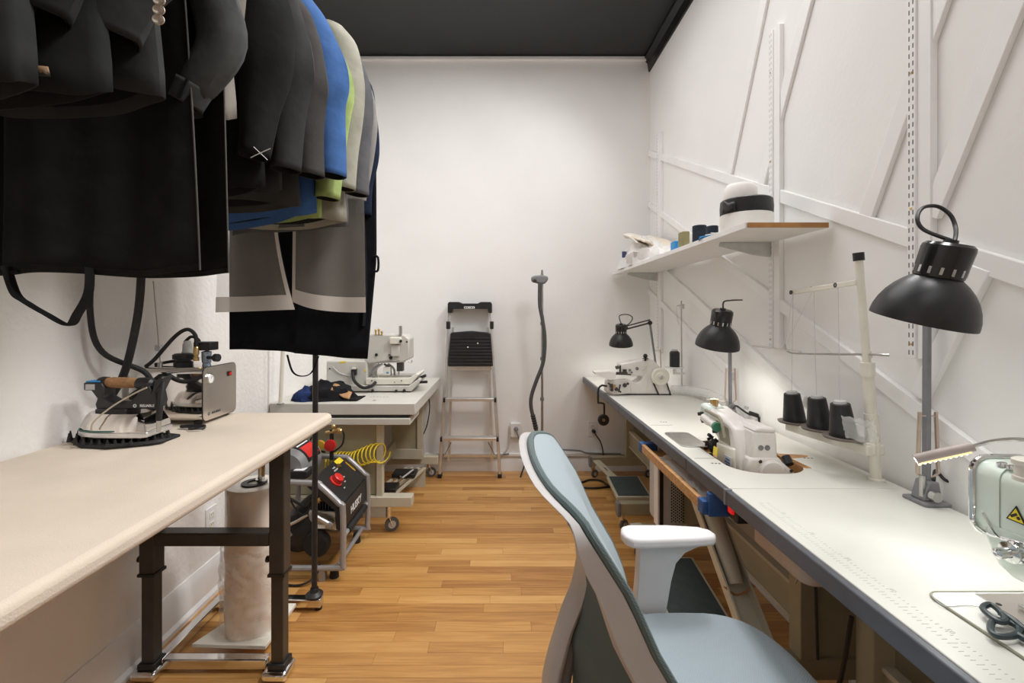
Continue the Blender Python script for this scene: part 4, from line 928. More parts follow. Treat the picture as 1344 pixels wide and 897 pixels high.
p = at(779, 566, YB-.009); MB().cyl((p.x, p.y, p.z), (p.x, p.y-.035, p.z), .016, .012, 12).build('plug', M_BLACK, pl_)
MB().tube([(p.x, p.y-.03, p.z), (p.x+.01, p.y-.05, p.z-.02), at(788, 580, 3.56), at(791, 590, 3.56), at(792, 600, 3.56)], .005, 7, 6).build('lead', M_BLACK, pl_)
cb = MB().tube([atz(735, 633, .007), atz(760, 634, .007), atz(775, 630, .007), atz(790, 632, .007), atz(800, 640, .007)], .007, 7, 6).build('floor_cable', M_BLACK, None, origin=atz(765, 633, .0))
tag(cb, 'black cable on the floor running to the far treadle, upper of two', 'cable')
cb = MB().tube([atz(735, 639, .007), atz(755, 640, .007), atz(780, 641, .007), atz(800, 639, .007)], .007, 7, 6).build('floor_cable', M_BLACK, None, origin=atz(765, 640, .0))
tag(cb, 'black cable on the floor running to the far treadle, lower of two', 'cable')
# ------------------------------------------------------------------ three sewing tables along the right wall
TX0, TX1, TT = .648, 1.15, .75
def foot_caps(parent, y, z0, z1):
    MB().box(.655, .675, y-.028, y+.028, z0-.012, z1+.002).build('foot_cap', M_GREYP, parent, bevel=.004)
def wtable(label, y0, y1, posts, group='white sewing tables along the right wall', cut=False, cy=None):
    t = thing('sewing_table', label, 'table', (.9, (y0+y1)/2, 0), group)
    if not cut:
        m = MB().box(TX0, TX1, y0, y1, TT-.028, TT); tp_ = m.build('tabletop', M_TABLETOP, t, bevel=.002)
    else:
        # top with a rounded opening the sunk machine sits in, open through to the slot behind it
        cxa, cxb, cya, cyb = .735, .985, 1.42, 1.80
        hole = rrect(cxa, cxb, cya, cyb, .10, 0, 8, (1, 1, 1, 1)); outer = [Vector((TX1, y1, 0)), Vector((TX0, y1, 0)), Vector((TX0, y0, 0)), Vector((TX1, y0, 0))]
        bm = bmesh.new()
        def loop(ps):
            vs = [bm.verts.new((p.x, p.y, TT)) for p in ps]
            return [bm.edges.new((vs[i], vs[(i+1) % len(vs)])) for i in range(len(vs))]
        es = loop(outer)+loop(hole); bmesh.ops.triangle_fill(bm, use_beauty=True, edges=es, use_dissolve=False)
        # drop triangles inside the hole
        hc = [f for f in bm.faces if cxa+.02 < f.calc_center_median().x < cxb-.02 and cya+.02 < f.calc_center_median().y < cyb-.02]
        if hc: bmesh.ops.delete(bm, geom=hc, context='FACES_ONLY')
        r = bmesh.ops.extrude_face_region(bm, geom=bm.faces[:])
        bmesh.ops.translate(bm, verts=[g for g in r['geom'] if isinstance(g, bmesh.types.BMVert)], vec=(0, 0, -.028))
        bm.verts.index_update(); m = MB(); m.add([v.co.copy() for v in bm.verts], [tuple(v.index for v in f.verts) for f in bm.faces]); bm.free()
        tp_ = m.build('tabletop', M_TABLETOP, t)
        # bare plywood edge of the opening
        MB().loft([[Vector((p.x, p.y, TT-.0015)) for p in rrect(cxa+.001, cxb-.001, cya+.001, cyb-.001, .10, 0)], [Vector((p.x, p.y, TT-.05)) for p in rrect(cxa+.001, cxb-.001, cya+.001, cyb-.001, .10, 0)]], False, False).build('plywood_edge', M_BROWN, t)
        MB().loft([[Vector((p.x, p.y, TT-.05)) for p in rrect(cxa, cxb, cya, cyb, .10, 0)], [Vector((p.x, p.y, TT-.051)) for p in rrect(cxa, cxb, cya, cyb, .10, 0)]], True, True).build('machine_shelf', M_DKMETAL, t)
        MB().prism([Vector(v) for v in ((.965, 1.56, .7495), (1.06, 1.585, .7495), (1.075, 1.60, .7495), (1.06, 1.612, .7495), (.975, 1.625, .7495))], (0, 0, .0008)).build('belt_slot', M_BROWN, t)
    MB().box(TX0-.016, TX0-.0005, y0+.001, y1-.001, TT-.042, TT-.001).build('front_edging', M_EDGE, t, bevel=.003)
    for py in posts:
        MB().box(.93, .985, py-.03, py+.03, .165, TT-.03).build('post', M_BEIGE, t, bevel=.003)
        MB().box(.70, 1.12, py-.022, py+.022, TT-.065, TT-.029).build('top_bracket', M_BEIGE, t, bevel=.003)
        MB().box(.66, 1.12, py-.025, py+.025, .10, .165).build('foot_bar', M_BEIGE, t, bevel=.003)
        MB().box(.985, 1.14, py-.012, py+.012, .165, TT-.066).build('end_plate', M_BEIGE, t)
        foot_caps(t, py, .10, .165)
        caster(t, .685, py, .10, .03, M_RUBBER, .6); caster(t, 1.09, py, .10, .03, M_RUBBER, .6)
    a, b = min(posts), max(posts)
    MB().box(.955, .975, a+.03, b-.03, .246, .357).build('cross_panel', M_BEIGE, t)
    MB().box(.95, .98, a+.03, b-.03, .352, .365).build('panel_lip', M_BEIGE_L, t)
    MB().box(.95, .98, a+.03, b-.03, .24, .252).build('panel_lip', M_BEIGE_L, t)
    MB().cyl((.905, a, .665), (.905, b, .665), .012).build('lever_rod', M_STEEL, t)
    return t
t1 = wtable('far white sewing table against the back wall, carrying the blindstitch machine', 2.4815, 3.605, (2.62, 3.46))
t2 = wtable('middle white sewing table with the sunken overlock machine in its cutout', 1.3002, 2.4812, (1.45, 2.33), cut=True)
t3 = wtable('near white sewing table with printed ruler, carrying the straight stitch machine', .06, 1.2999, (.20, 1.17))
# seams of the removable front leaf, edging joints
MB().box(.662, .76, 2.038, 2.040, TT, TT+.0004).box(.662, .735, 1.570, 1.572, TT, TT+.0004).build('leaf_seam', M_DKINK, t2)
MB().box(TX0-.0165, TX0-.0155, 1.568, 1.572, TT-.041, TT-.001).box(TX0-.0165, TX0-.0155, 2.036, 2.04, TT-.041, TT-.001).build('edging_joint', M_BLACK, t2)
MB().box(TX0-.018, TX0+.003, 1.288, 1.2998, TT-.043, TT+.001).build('edging_end_cap', M_GREYP, t3, bevel=.001)
for p, tt in (((.70, 1.52), t2), ((1.045, 1.575), t2), ((.73, 2.10), t2)):
    mm = MB()
    for k in range(3): mm.lathe((p[0]+.011*k, p[1]-.002*k, TT), (0, 0, 1), [(0, 0), (.004, 0), (.004, .0005), (0, .0005)], 10)
    mm.build('printed_logo', M_DKINK, tt)
# ruler printed along the front of the near table
mm = MB()
for k in range(110):
    y = 1.20-.0085*k
    if y < .1: break
    L_ = .016 if k % 10 == 0 else (.012 if k % 5 == 0 else .008)
    mm.box(.674, .674+L_, y-.0004, y+.0004, TT-.0004, TT+.0003); mm.box(.6955, .6955+L_*.55, y-.0004, y+.0004, TT-.0004, TT+.0003)
mm.build('printed_ruler', mat('faded_print', (.48, .48, .45), .6), t3, kind='stuff')
for k in range(9): text('ruler_number', str(10+k*10), .012, (.704, 1.14-.106*k, TT+.0002), (0, -1, 0), (1, 0, 0), MATS['faded_print'], t3, .0001)

# undersides: treadles, motor box, tray, drawer, switch, chute
def treadle(label, x0, x1, y0, y1, z0, z1, arm):
    t = thing('foot_treadle', label, 'treadle', ((x0+x1)/2, (y0+y1)/2, 0))
    sl = (z1-z0)/(y1-y0)
    def slab_(a, b, c, d, dz0, dz1): return MB().add([Vector((x, y, z0+sl*(y-y0)+dz)) for dz in (dz0, dz1) for y in (c, d) for x in (a, b)], [(0, 2, 3, 1), (4, 5, 7, 6), (0, 1, 5, 4), (2, 6, 7, 3), (0, 4, 6, 2), (1, 3, 7, 5)])
    slab_(x0, x1, y0, y1, -.022, 0).build('plate', M_BEIGE_L, t, bevel=.003)
    slab_(x0+.012, x1-.012, y0+.012, y1-.012, 0, .003).build('rubber_mat', mat('slate_rubber', (.055, .075, .075), .7, 0, .1, 30), t, bevel=.001)
    a = Vector(arm[0]); b = Vector(arm[1])
    MB().bar(a, b, .055, .012).build('link_arm', M_BEIGE_L, t, bevel=.002)
    c = (a+b)/2+Vector((0, 0, .0065)); d = (b-a).normalized()*.03
    MB().bar(c-d, c+d, .008, .002).build('arm_slot', M_BLACK, t)
    MB().bar(((x0+x1)/2-.05, (y0+y1)/2, z0-.06), ((x0+x1)/2+.05, (y0+y1)/2, z0-.06), .05, .08).build('pivot_block', M_BEIGE, t)
    MB().box((x0+x1)/2-.08, (x0+x1)/2+.08, (y0+y1)/2-.03, (y0+y1)/2+.03, 0, max(.01, z0-.09)).build('floor_pad', M_BEIGE, t)
    return t
tr1 = treadle('small slate treadle pedal under the far sewing table', .70, .915, 2.79, 3.07, .125, .155, ((.70, 3.40, .15), (.755, 3.03, .14)))
MB().cyl((.925, 2.83, .12), (.925, 2.83, .45), .005).ball((.925, 2.83, .12), .010, 8, 6).build('pull_rod', M_STEEL, tr1)
tr2 = treadle('large slate treadle pedal beside the beige chute, near the armrest', .605, .835, 1.66, 2.0, .13, .18, ((.66, 2.27, .20), (.72, 1.96, .185)))
mb = thing('motor_box', 'white control box with perforated side hanging under the middle sewing table', 'control box', (.76, 2.06, .722))
MB().box(.685, .80, 2.0, 2.14, .31, .66).build('housing', M_LGREY, mb, bevel=.018)
MB().box(.76, .90, 2.02, 2.14, .31, .66).build('motor_case', M_BEIGE, mb, bevel=.01)
MB().box(.69, .705, 1.997, 2.0, .32, .64).build('black_strip', M_BLACK, mb)
MB().box(.68, .69, 1.998, 2.05, .31, .66).build('front_plate', M_WHITE, mb, bevel=.003)
mm = MB()
for i in range(7):
    for j in range(22):
        mm.lathe((.742+.0085*i, 1.9995, .335+.0125*j+(.006 if i % 2 else 0)), (0, -1, 0), [(0, 0), (.0036, 0), (.0036, .0008), (0, .0008)], 6)
mm.build('perforations', M_BLACK, mb, kind='stuff')
MB().box(.75, .80, 2.04, 2.10, .66, .722).build('hanger_bracket', M_BEIGE, mb)
tray = thing('wooden_tray', 'wooden tray with blue taped ends hung under the front edge of the middle table', 'tray', (.72, 1.71, .64))
MB().box(.610, .626, 1.385, 2.03, .642, .676).build('front_board', M_WOOD, tray, bevel=.002)
MB().box(.626, .80, 1.385, 2.03, .640, .648).build('bottom_board', M_WOOD, tray)
MB().box(.80, .815, 1.385, 2.03, .640, .708).build('back_board', M_WOOD, tray)
for y in (1.385, 2.0): MB().box(.607, .68, y-.003, y+.034, .638, .679).build('blue_tape', M_BLUE, tray, bevel=.002)
MB().box(.622, .69, 1.37, 1.39, .638, .705).build('end_board', M_BLUE, tray)
cpk = MB().sheet(lambda u, v: Vector((.63+.10*u, 1.42+.42*v, .672+.014*noise.noise(Vector((u*3, v*9, 2)))+.012*sin(3*u))), 12, 26)
tag(cpk.build('clear_packet', sheer('packet_film', (.88, .90, .88), .35, .1, True), None, origin=(.72, 1.66, .65)), 'clear plastic packet lying in the wooden tray', 'packet')
sw = thing('power_switch', 'black motor switch box with lit red button under the table corner', 'switch', (.70, 1.33, .72))
MB().box(.672, .76, 1.305, 1.362, .645, .722).build('box', M_BLACK, sw, bevel=.004)
MB().box(.664, .673, 1.32, 1.345, .665, .685).build('red_button', emis('red_lit', (.8, .015, .015), .35), sw, bevel=.002)
dr = thing('tan_drawer', 'tan plastic drawer hanging under the near sewing table', 'drawer', (.77, 1.13, .72))
MB().prism(rrect(.685, .86, 1.03, 1.26, .03, .628), (0, 0, .085)).build('bin', mat('tan_plastic_drawer', (.46, .32, .23), .5), dr, bevel=.006)
MB().box(.68, .865, 1.03, 1.26, .712, .722).build('runner', M_BEIGE, dr)
ch = thing('waste_chute', 'beige sheet metal waste chute sloping down from the middle sewing table', 'chute', (.70, 1.3, .0))
p0, p1 = Vector((.70, 1.62, .615)), Vector((.722, 1.23, .258))
d = (p1-p0).normalized(); sd = d.cross(Vector((0, 0, 1))).normalized(); nn = sd.cross(d)
def chan(s0, s1, w0, hgt, nm, m):
    a, b = p0+d*s0, p0+d*s1
    prof = [(-w0, hgt), (-w0-.006, hgt), (-w0-.006, -.004), (w0+.006, -.004), (w0+.006, hgt), (w0, hgt), (w0, 0), (-w0, 0)]
    MB().prism([a+sd*x+nn*z for x, z in prof], b-a).build(nm, m, ch)
chan(.0, .56, .034, .028, 'channel', M_BEIGE_L)
MB().tube([p0+d*.05+nn*.03, p0+d*.22+nn*.022, p0+d*.30+nn*.012], lambda q: .030-.008*q, 12, 4).build('cone', M_BEIGE_L, ch)
MB().tube([p0+d*.31+sd*.048+nn*.03, p0+d*.325+nn*.0, p0+d*.31-sd*.048+nn*.03], .003, 6, 5).build('wire_clip', M_BROWN, ch)
MB().box(.71, .74, 1.22, 1.24, 0, .25).build('support', M_BEIGE_L, ch)
MB().bar((.90, 1.40, .42), (.885, 1.22, .71), .004, .004).build('lift_rod', M_BEIGE_L, t3)
MB().tube([(.86, 1.25, .70), (.86, 1.25, .5), (.865, 1.25, .30)], .004, 6, 2).build('lift_chain', M_BLACK, t3)
MB().box(.88, .95, 1.02, 1.10, .50, .69).build('motor', M_BLACK, t3, bevel=.01)
cb = MB().tube([(.92, 1.2, .45), (.90, 1.22, .25), (.87, 1.25, .16), (.92, 1.22, .12), (.96, 1.12, .14), (.98, 1.05, .04), (1.0, 1.1, .008), (.95, 1.3, .008)], .006, 7, 7)
tag(cb.build('hanging_cable', M_BLACK, None, origin=(.95, 1.25, .008)), 'tangled black cable hanging in the dark under the near sewing table', 'cable')
kl = thing('knee_lever', 'black bent knee lever with round pad below the far table front edge', 'knee lever', (.63, 2.83, .45))
kp = [at(790, 506, 2.83), at(785.5, 511, 2.83), at(785, 528, 2.83), at(787, 529, 2.83), at(792, 530, 2.83), at(793, 533, 2.83), at(793, 548, 2.83)]
MB().tube(kp, .006, 8, 3).tube([at(790, 506, 2.83), Vector((.70, 2.83, .79))], .006, 8, 1).build('rod', M_BLACK, kl)
MB().lathe(at(792.5, 552, 2.815), (0, 1, 0), [(0, 0), (.014, 0), (.016, .006), (.028, .004), (.036, .008), (.034, .022), (0, .024)], 22).build('pad', M_BLACK, kl)
MB().lathe(at(792.5, 552, 2.81), (0, 1, 0), [(0, 0), (.010, 0), (.010, .01), (0, .01)], 12).build('pad_screw', M_BRASS, kl)

# ------------------------------------------------------------------ black clamp lamps
def shade_lamp(label, base, shade_c, tilt, r, elbow, cable=None, power=6, springs=True, base_plate=True, neckdir=None, aim=(0, 0)):
    t = thing('desk_lamp', label, 'lamp', tuple(base), 'black articulated table lamps')
    ax = Vector((sin(R(tilt[0]))*1.0, sin(R(tilt[1])), 1)).normalized()      # from the opening up to the neck
    o = Vector(shade_c)
    prof = [(1.0, 0), (1.0, .06), (.985, .20), (.93, .40), (.84, .60), (.72, .78), (.58, .93), (.47, 1.02), (.44, 1.05)]
    outer = [(a*r, b*r) for a, b in prof]; inner = [(a*r-.0015, b*r-.001) for a, b in prof[::-1]]
    s = MB().lathe(o, ax, outer, 40, (False, False)).build('shade', M_LAMP, t)
    MB().lathe(o, ax, inner[:-1]+[(r-.0015, .0005), (r, 0)], 40, (False, False)).build('shade_lining', mat('shade_inside', (.82, .82, .80), .4), s)
    nk = [(.44*r, 1.05*r), (.465*r, 1.06*r), (.475*r, 1.3*r), (.485*r, 1.69*r), (.47*r, 1.77*r), (.40*r, 1.83*r), (.14*r, 1.85*r), (.13*r, 1.91*r), (0, 1.92*r)]
    MB().lathe(o, ax, nk, 28, (False, True)).build('neck', mat('black_gloss', (.012, .012, .012), .2), t)
    a_ = ax.cross(Vector((0, 1, 0))).normalized(); b_ = ax.cross(a_)
    mm = MB()
    for k in range(14):
        q_ = 2*pi*k/14; dd = a_*cos(q_)+b_*sin(q_); p = o+ax*(1.12*r)+dd*(.462*r)
        mm.bar(p, p+ax*.16*r, .055*r, .03*r, tuple(dd))
    mm.build('vent_slots', M_STEEL, s, kind='stuff')
    MB().ball(o+ax*.35*r, r*.33, 14, 8).build('bulb', emis('bulb_glow', (1, .96, .88), 6), t)
    l = bpy.data.lights.new('lamp_light', 'SPOT'); l.energy = power; l.color = (1, .97, .90); l.spot_size = R(150); l.spot_blend = .5; l.shadow_soft_size = .03
    lo = bpy.data.objects.new('lamp_light', l); COL.objects.link(lo); lo.parent = t
    lo.matrix_parent_inverse = Matrix.Identity(4); lo.location = (o-ax*.01)-Vector(base)
    lo.rotation_euler = ax.to_track_quat('Z', 'Y').to_euler()
    b = Vector(base); e = Vector(elbow)
    if base_plate:
        MB().box(b.x-.035, b.x+.035, b.y-.035, b.y+.035, b.z, b.z+.010).build('base_plate', M_GREYP, t, bevel=.003)
        MB().prism([b+Vector(v) for v in ((-.026, -.02, .01), (.026, -.02, .01), (.016, -.02, .06), (-.012, -.02, .06))], (0, .04, 0)).build('base_socket', M_GREYP, t, bevel=.004)
        MB().cyl(b+Vector((-.02, -.01, .02)), b+Vector((-.02, -.01, .075)), .007, n=10).cyl(b+Vector((-.012, -.03, .03)), b+Vector((-.012, -.045, .03)), .013, n=12).build('clamp_screw', M_STEEL, t)
    MB().bar(b+Vector((0, 0, .05)), e, .016, .012, (1, 0, 0)).build('lower_arm', mat('lamp_arm_grey', (.22, .22, .24), .45, .3), t, bevel=.002)
    if springs:
        mm = MB(); hl = (e-b).length
        for sx in (-.027, .027):
            p = b+Vector((sx, -.004, .09)); q_ = b+Vector((sx*.8, -.004, .09+min(.14, hl*.35)))
            mm.tube([p+Vector((0, 0, -.012)), p, q_, q_+Vector((0, 0, .01))], .0045, 8, 1)
            mm.bar(q_, Vector((b.x, q_.y, q_.z)), .003, .003); mm.bar(p-Vector((0, 0, .012)), b+Vector((0, 0, .055)), .004, .004)
        mm.build('springs', mat('spring_copper', (.62, .5, .42), .35, .8), t)
    nk_ = o+ax*1.3*r; away = (e-nk_); away.normalize()
    en = nk_+away*.43*r
    MB().bar(e, en, .014, .010).bar(e+Vector((0, 0, .022)), en+Vector((0, 0, .022)), .010, .008).build('upper_arm', M_DKMETAL, t)
    MB().lathe(e-Vector((0, .012, 0)), (0, 1, 0), [(0, 0), (.014, 0), (.016, .006), (.016, .018), (.014, .024), (0, .024)], 14).build('elbow_knob', M_BLACK, t)
    MB().lathe(en-Vector((0, .009, -.01)), (0, 1, 0), [(0, 0), (.014, 0), (.014, .018), (0, .018)], 12).build('head_joint', M_BLACK, t)
    if cable:
        cable = [o+ax*1.89*r]+cable[1:]
        MB().tube(cable, .0035, 8, 6).build('cable', M_BLACK, t)
    return t
b3 = Vector((1.122, 1.205, .75))
o3 = at(1209, 421, .87)
shade_lamp('large black desk lamp at the near table, closest to the camera', b3, o3, (8, -15), .081, (b3.x+.002, b3.y, 1.36),
           [0, at(1213, 302, .86), at(1204, 287, .87), at(1211, 273, .88), at(1230, 271, .88), at(1247, 282, .87), at(1254, 298, .86), at(1254, 312, .84), at(1250, 324, .83)], 0.25)
b2l = Vector((1.115, 2.23, .75))
o2 = at(941, 455, 1.95)
shade_lamp('black desk lamp above the overlock machine, middle one of the three', b2l, o2, (3, -13), .088, (1.11, 2.225, 1.13),
           [0, at(950, 396.5, 1.94), at(960, 394.5, 2.0), at(974, 394, 2.1)], 2.4)
b1l = Vector((1.12, 3.30, .75))
o1 = at(815, 453.5, 3.28)
shade_lamp('small looking black desk lamp over the blindstitch machine, farthest of the three', b1l, o1, (-2, -10), .084, at(853, 424, 3.28),
           [0, at(813, 415, 3.22), at(823, 413, 3.25), at(830, 417, 3.27), at(827, 424, 3.26), at(821, 428, 3.25)], 1.2, base_plate=False)
cb = MB().tube([b3+Vector((.01, -.01, .06)), at(1228, 618, 1.22), at(1240, 630, 1.2), at(1256, 636, 1.19)], .004, 7, 6).build('lamp_cord', M_BLACK, None, origin=at(1256, 640, 1.19))
tag(cb, 'black cord running behind the near table from the large lamp base', 'cord')
tg = MB().box(*[x for x in (at(1258, 632, 1.18).x, at(1272, 632, 1.18).x)], 1.17, 1.19, at(0, 641, 1.18).z, at(0, 628, 1.18).z).build('cord_tag', M_LGREY, None, bevel=.002, origin=at(1265, 641, 1.18))
tag(tg, 'silver rating tag on the cord beside the near sewing machine head', 'tag')
cd2 = thing('inline_switch', 'black inline cord switch at the wall beyond the overlock machine', 'switch', tuple(atz(985, 556, .75)))
MB().tube([b2l+Vector((.01, -.01, .03)), at(966, 533, 2.1), at(978, 541, 2.1), at(985, 545, 2.1)], .0045, 7, 6).tube([at(994, 545, 2.07), at(996, 550, 2.07), at(996, 557, 2.07)], .0045, 7, 4).build('cord', M_BLACK, cd2)
MB().bar(at(983, 542, 2.08), at(995, 546, 2.07), .022, .018).build('switch_body', M_BLACK, cd2, bevel=.004)
MB().bar(at(975, 534, 2.12), at(981, 536, 2.12), .02, .014).build('rating_tag', M_LGREY, cd2)
# clear plastic sleeve lying along the wall
cp = MB().tube([at(884, 512, 2.84), at(905, 513, 2.72), at(930, 517, 2.56), at(955, 530, 2.36), at(968, 545, 2.18), at(978, 562, 2.04)], lambda q: .03-.012*q, 12, 6)
tag(cp.build('plastic_sleeve', sheer('sleeve_film', (.95, .95, .93), .30, .08, True), None, origin=at(905, 520, 2.72)), 'clear plastic sleeve lying along the wall behind the overlock machine', 'plastic sleeve')

# ------------------------------------------------------------------ blindstitch machine
bs = thing('blindstitch_machine', 'cream blindstitch sewing machine with handwheel on the far table', 'sewing machine', (.85, 2.84, .75))
YB_ = 2.80
qb = lambda px, py, Y=YB_: at(px, py, Y)
MB().prism([qb(*p) for p in ((815, 478), (838, 473.5), (852, 471), (858, 473), (866, 481), (874, 494), (879, 520.5), (806, 520.5), (797, 516), (799, 500), (807, 499), (827, 500), (836, 503), (842, 499), (844, 494), (826, 493.5), (816, 490))], (0, .11, 0)).build('body', M_MACH, bs, bevel=.008, angle=50)
MB().box(qb(806, 0).x, qb(879, 0).x, YB_-.01, YB_+.13, .751, .757).build('base_gasket', M_RUBBER, bs)
MB().prism([qb(*p, 2.76) for p in ((781, 489), (800, 488), (808, 489.5), (809, 496), (801, 499), (783, 492.5))], (0, .10, 0)).build('cloth_plate', M_MACH, bs, smooth=False)
MB().prism([qb(*p, 2.785) for p in ((800, 500), (812, 498.5), (828, 499), (828, 517), (806, 519), (797, 514))], (0, .03, 0)).build('gear_cover', M_MACH, bs, bevel=.006)
hw = qb(865.5, 494.5, YB_-.004)
MB().lathe(hw, (0, -1, 0), [(0, 0), (.050, 0), (.055, .006), (.055, .018), (.048, .024), (.03, .022), (.026, .026), (0, .027)], 32).build('handwheel', M_CREAM, bs)
MB().lathe(hw-Vector((0, .027, 0)), (0, -1, 0), [(0, 0), (.014, 0), (.014, .004), (.007, .006), (0, .006)], 18).build('wheel_hub', M_STEEL, bs)
mm = MB()
for a, b in (((857.5, 503), (866, 521)), ((874, 500), (881, 521))): mm.bar(qb(*a, YB_-.012), qb(*b, YB_-.012), .007, .006, (0, 1, 0))
mm.build('drive_belt', M_RUBBER, bs)
MB().prism([qb(*p, YB_-.006) for p in ((860, 506), (872, 505), (879, 520.5), (866, 520.5))], (0, .02, 0)).build('belt_guard', M_MACH, bs)
mm = MB()
for px, py, r in ((836, 484, .010), (826.5, 486, .008), (829, 489, .006)): mm.lathe(qb(px, py, YB_-.001), (0, -1, 0), [(0, 0), (r, 0), (r, .006), (0, .008)], 12)
mm.build('screws', M_GREYP, bs)
MB().ball(qb(847, 467.5), .014, 12, 8).cyl(qb(847, 468), qb(847, 474), .006, n=8).lathe(qb(847, 471, YB_), (0, 0, 1), [(.018, 0), (.018, .003), (0, .003)], 12).build('tension_knob', M_BLACK, bs)
hd = MB()
hd.cyl(qb(814, 480, YB_-.02), qb(814, 491, YB_-.02), .006, n=8).cyl(qb(808, 483, YB_-.02), qb(812, 482, YB_-.02), .010, n=8)
hd.box(qb(808, 0).x, qb(822, 0).x, YB_-.03, YB_-.01, qb(0, 491).z, qb(0, 488).z).bar(qb(803, 491, YB_-.02), qb(828, 492, YB_-.02), .008, .008)
hd.cyl(qb(820, 485, YB_-.02), qb(820, 492, YB_-.02), .012, n=10)
hd.build('presser_foot', M_DKMETAL, bs)
mm = MB()
for px, py, r in ((803, 507, .014), (809, 511, .012), (820, 506, .013), (824, 504, .008), (803, 512, .010)): mm.cyl(qb(px, py, 2.75), qb(px, py, 2.79), r, r*.8, 12)
mm.bar(qb(798, 503, 2.76), qb(815, 515, 2.76), .012, .010).bar(qb(812, 515, 2.76), qb(814, 505, 2.76), .008, .008)
mm.build('feed_gears', M_DKMETAL, bs)
MB().cyl(qb(806, 505, 2.745), qb(806, 510, 2.745), .009, n=10).build('brass_gear', M_BRASS, bs)
MB().tube([qb(843, 487, 2.795), qb(846, 484, 2.79), qb(848, 480, 2.79)], .004, 6, 4).build('thread_guide', M_STEEL, bs)
MB().bar(qb(850, 478, YB_-.001), qb(850, 515, YB_-.001), .006, .004, (0, 1, 0)).build('seam_line', M_CREAM, bs)
# small thread stand with one spool
ts = thing('thread_stand', 'thin steel thread stand with round plate at the wall behind the blindstitch machine', 'thread stand', tuple(atz(895, 518, .75)))
tb = atz(895, 518, .75)
MB().lathe(tb, (0, 0, 1), [(0, 0), (.034, 0), (.034, .004), (.018, .012), (.012, .03), (0, .03)], 20).build('base', M_ALU, ts)
MB().cyl(tb, tb+Vector((-.004, 0, .58)), .0045, n=8).build('rod', M_STEEL, ts)
zp = CZ-(483-VY)*tb.y/F
MB().lathe((tb.x-.045, tb.y, zp), (0, 0, 1), [(0, 0), (.055, 0), (.055, .006), (0, .006)], 24).build('plate', M_WHITE, ts)
MB().box(tb.x-.05, tb.x+.015, tb.y-.01, tb.y+.01, zp-.04, zp-.03).cyl((tb.x-.045, tb.y, zp-.04), (tb.x-.045, tb.y, zp), .01, n=10).build('bracket', M_ALU, ts)
MB().cyl((tb.x-.03, tb.y, tb.z+.55), (tb.x+.015, tb.y, tb.z+.55), .004, n=8).tube([(tb.x-.03, tb.y, tb.z+.55), (tb.x-.032, tb.y, tb.z+.50), (tb.x-.02, tb.y, tb.z+.43)], .002, 6, 3).box(tb.x-.012, tb.x+.012, tb.y-.008, tb.y+.008, tb.z+.53, tb.z+.56).build('thread_guide', M_ALU, ts)
sp = thing('thread_spool', 'single tall black thread spool on the thin steel stand', 'spool', (tb.x-.045, tb.y, zp+.006))
MB().lathe((tb.x-.045, tb.y, zp+.006), (0, 0, 1), [(0, 0), (.029, 0), (.030, .004), (.030, .088), (.022, .098), (0, .098)], 22).build('thread', M_BLACK, sp)
MB().lathe((tb.x-.045, tb.y, zp+.10), (0, 0, 1), [(0, 0), (.018, 0), (.018, .014), (0, .014)], 14).build('spool_top', M_LGREY, sp)

# ------------------------------------------------------------------ overlock machine sunk in the middle table
ov = thing('overlock_machine', 'cream overlock sewing machine sunk in the cutout of the middle table', 'sewing machine', (.84, 1.6, .70))
def ob(px, py, Y): return at(px, py, Y)
# near end (motor side): block with two round caps and the flared base
def ringz(pts, z): return [Vector((x, y, z)) for x, y in pts]
blk = [(.80, 1.50), (.915, 1.50), (.915, 1.62), (.80, 1.62)]
MB().prism([Vector((x, 1.475, z)) for x, z in ((.803, .775), (.893, .775), (.888, .865), (.815, .868))], (0, .13, 0)).build('end_block', M_MACH, ov, bevel=.008)
MB().prism([Vector((x, 1.474, z)) for x, z in ((.8145, .866), (.887, .863), (.884, .878), (.83, .882))], (0, .13, 0)).build('end_lid', M_MACH, ov, bevel=.006)
MB().prism([Vector((x, 1.470, z)) for x, z in ((.79, .705), (.955, .705), (.945, .735), (.91, .765), (.895, .785), (.80, .785), (.795, .76))], (0, .17, 0)).build('lower_body', M_MACH, ov, bevel=.010)
MB().lathe((.868, 1.470, .735), (0, -1, 0), [(0, 0), (.042, 0), (.042, .004), (.036, .010), (0, .012)], 28).build('wheel_cover', M_MACH, ov)
for x in (.836, .857):
    MB().lathe((x, 1.474, .815), (0, -1, 0), [(0, 0), (.0085, 0), (.0085, .002), (.006, .001), (0, .001)], 16).build('vent_cap', M_GREYP, ov)
for x, z in ((.832, .772), (.932, .742)): MB().lathe((x, 1.469, z), (0, -1, 0), [(0, 0), (.006, 0), (.005, .002), (0, .002)], 10).build('screw', M_DKMETAL, ov)
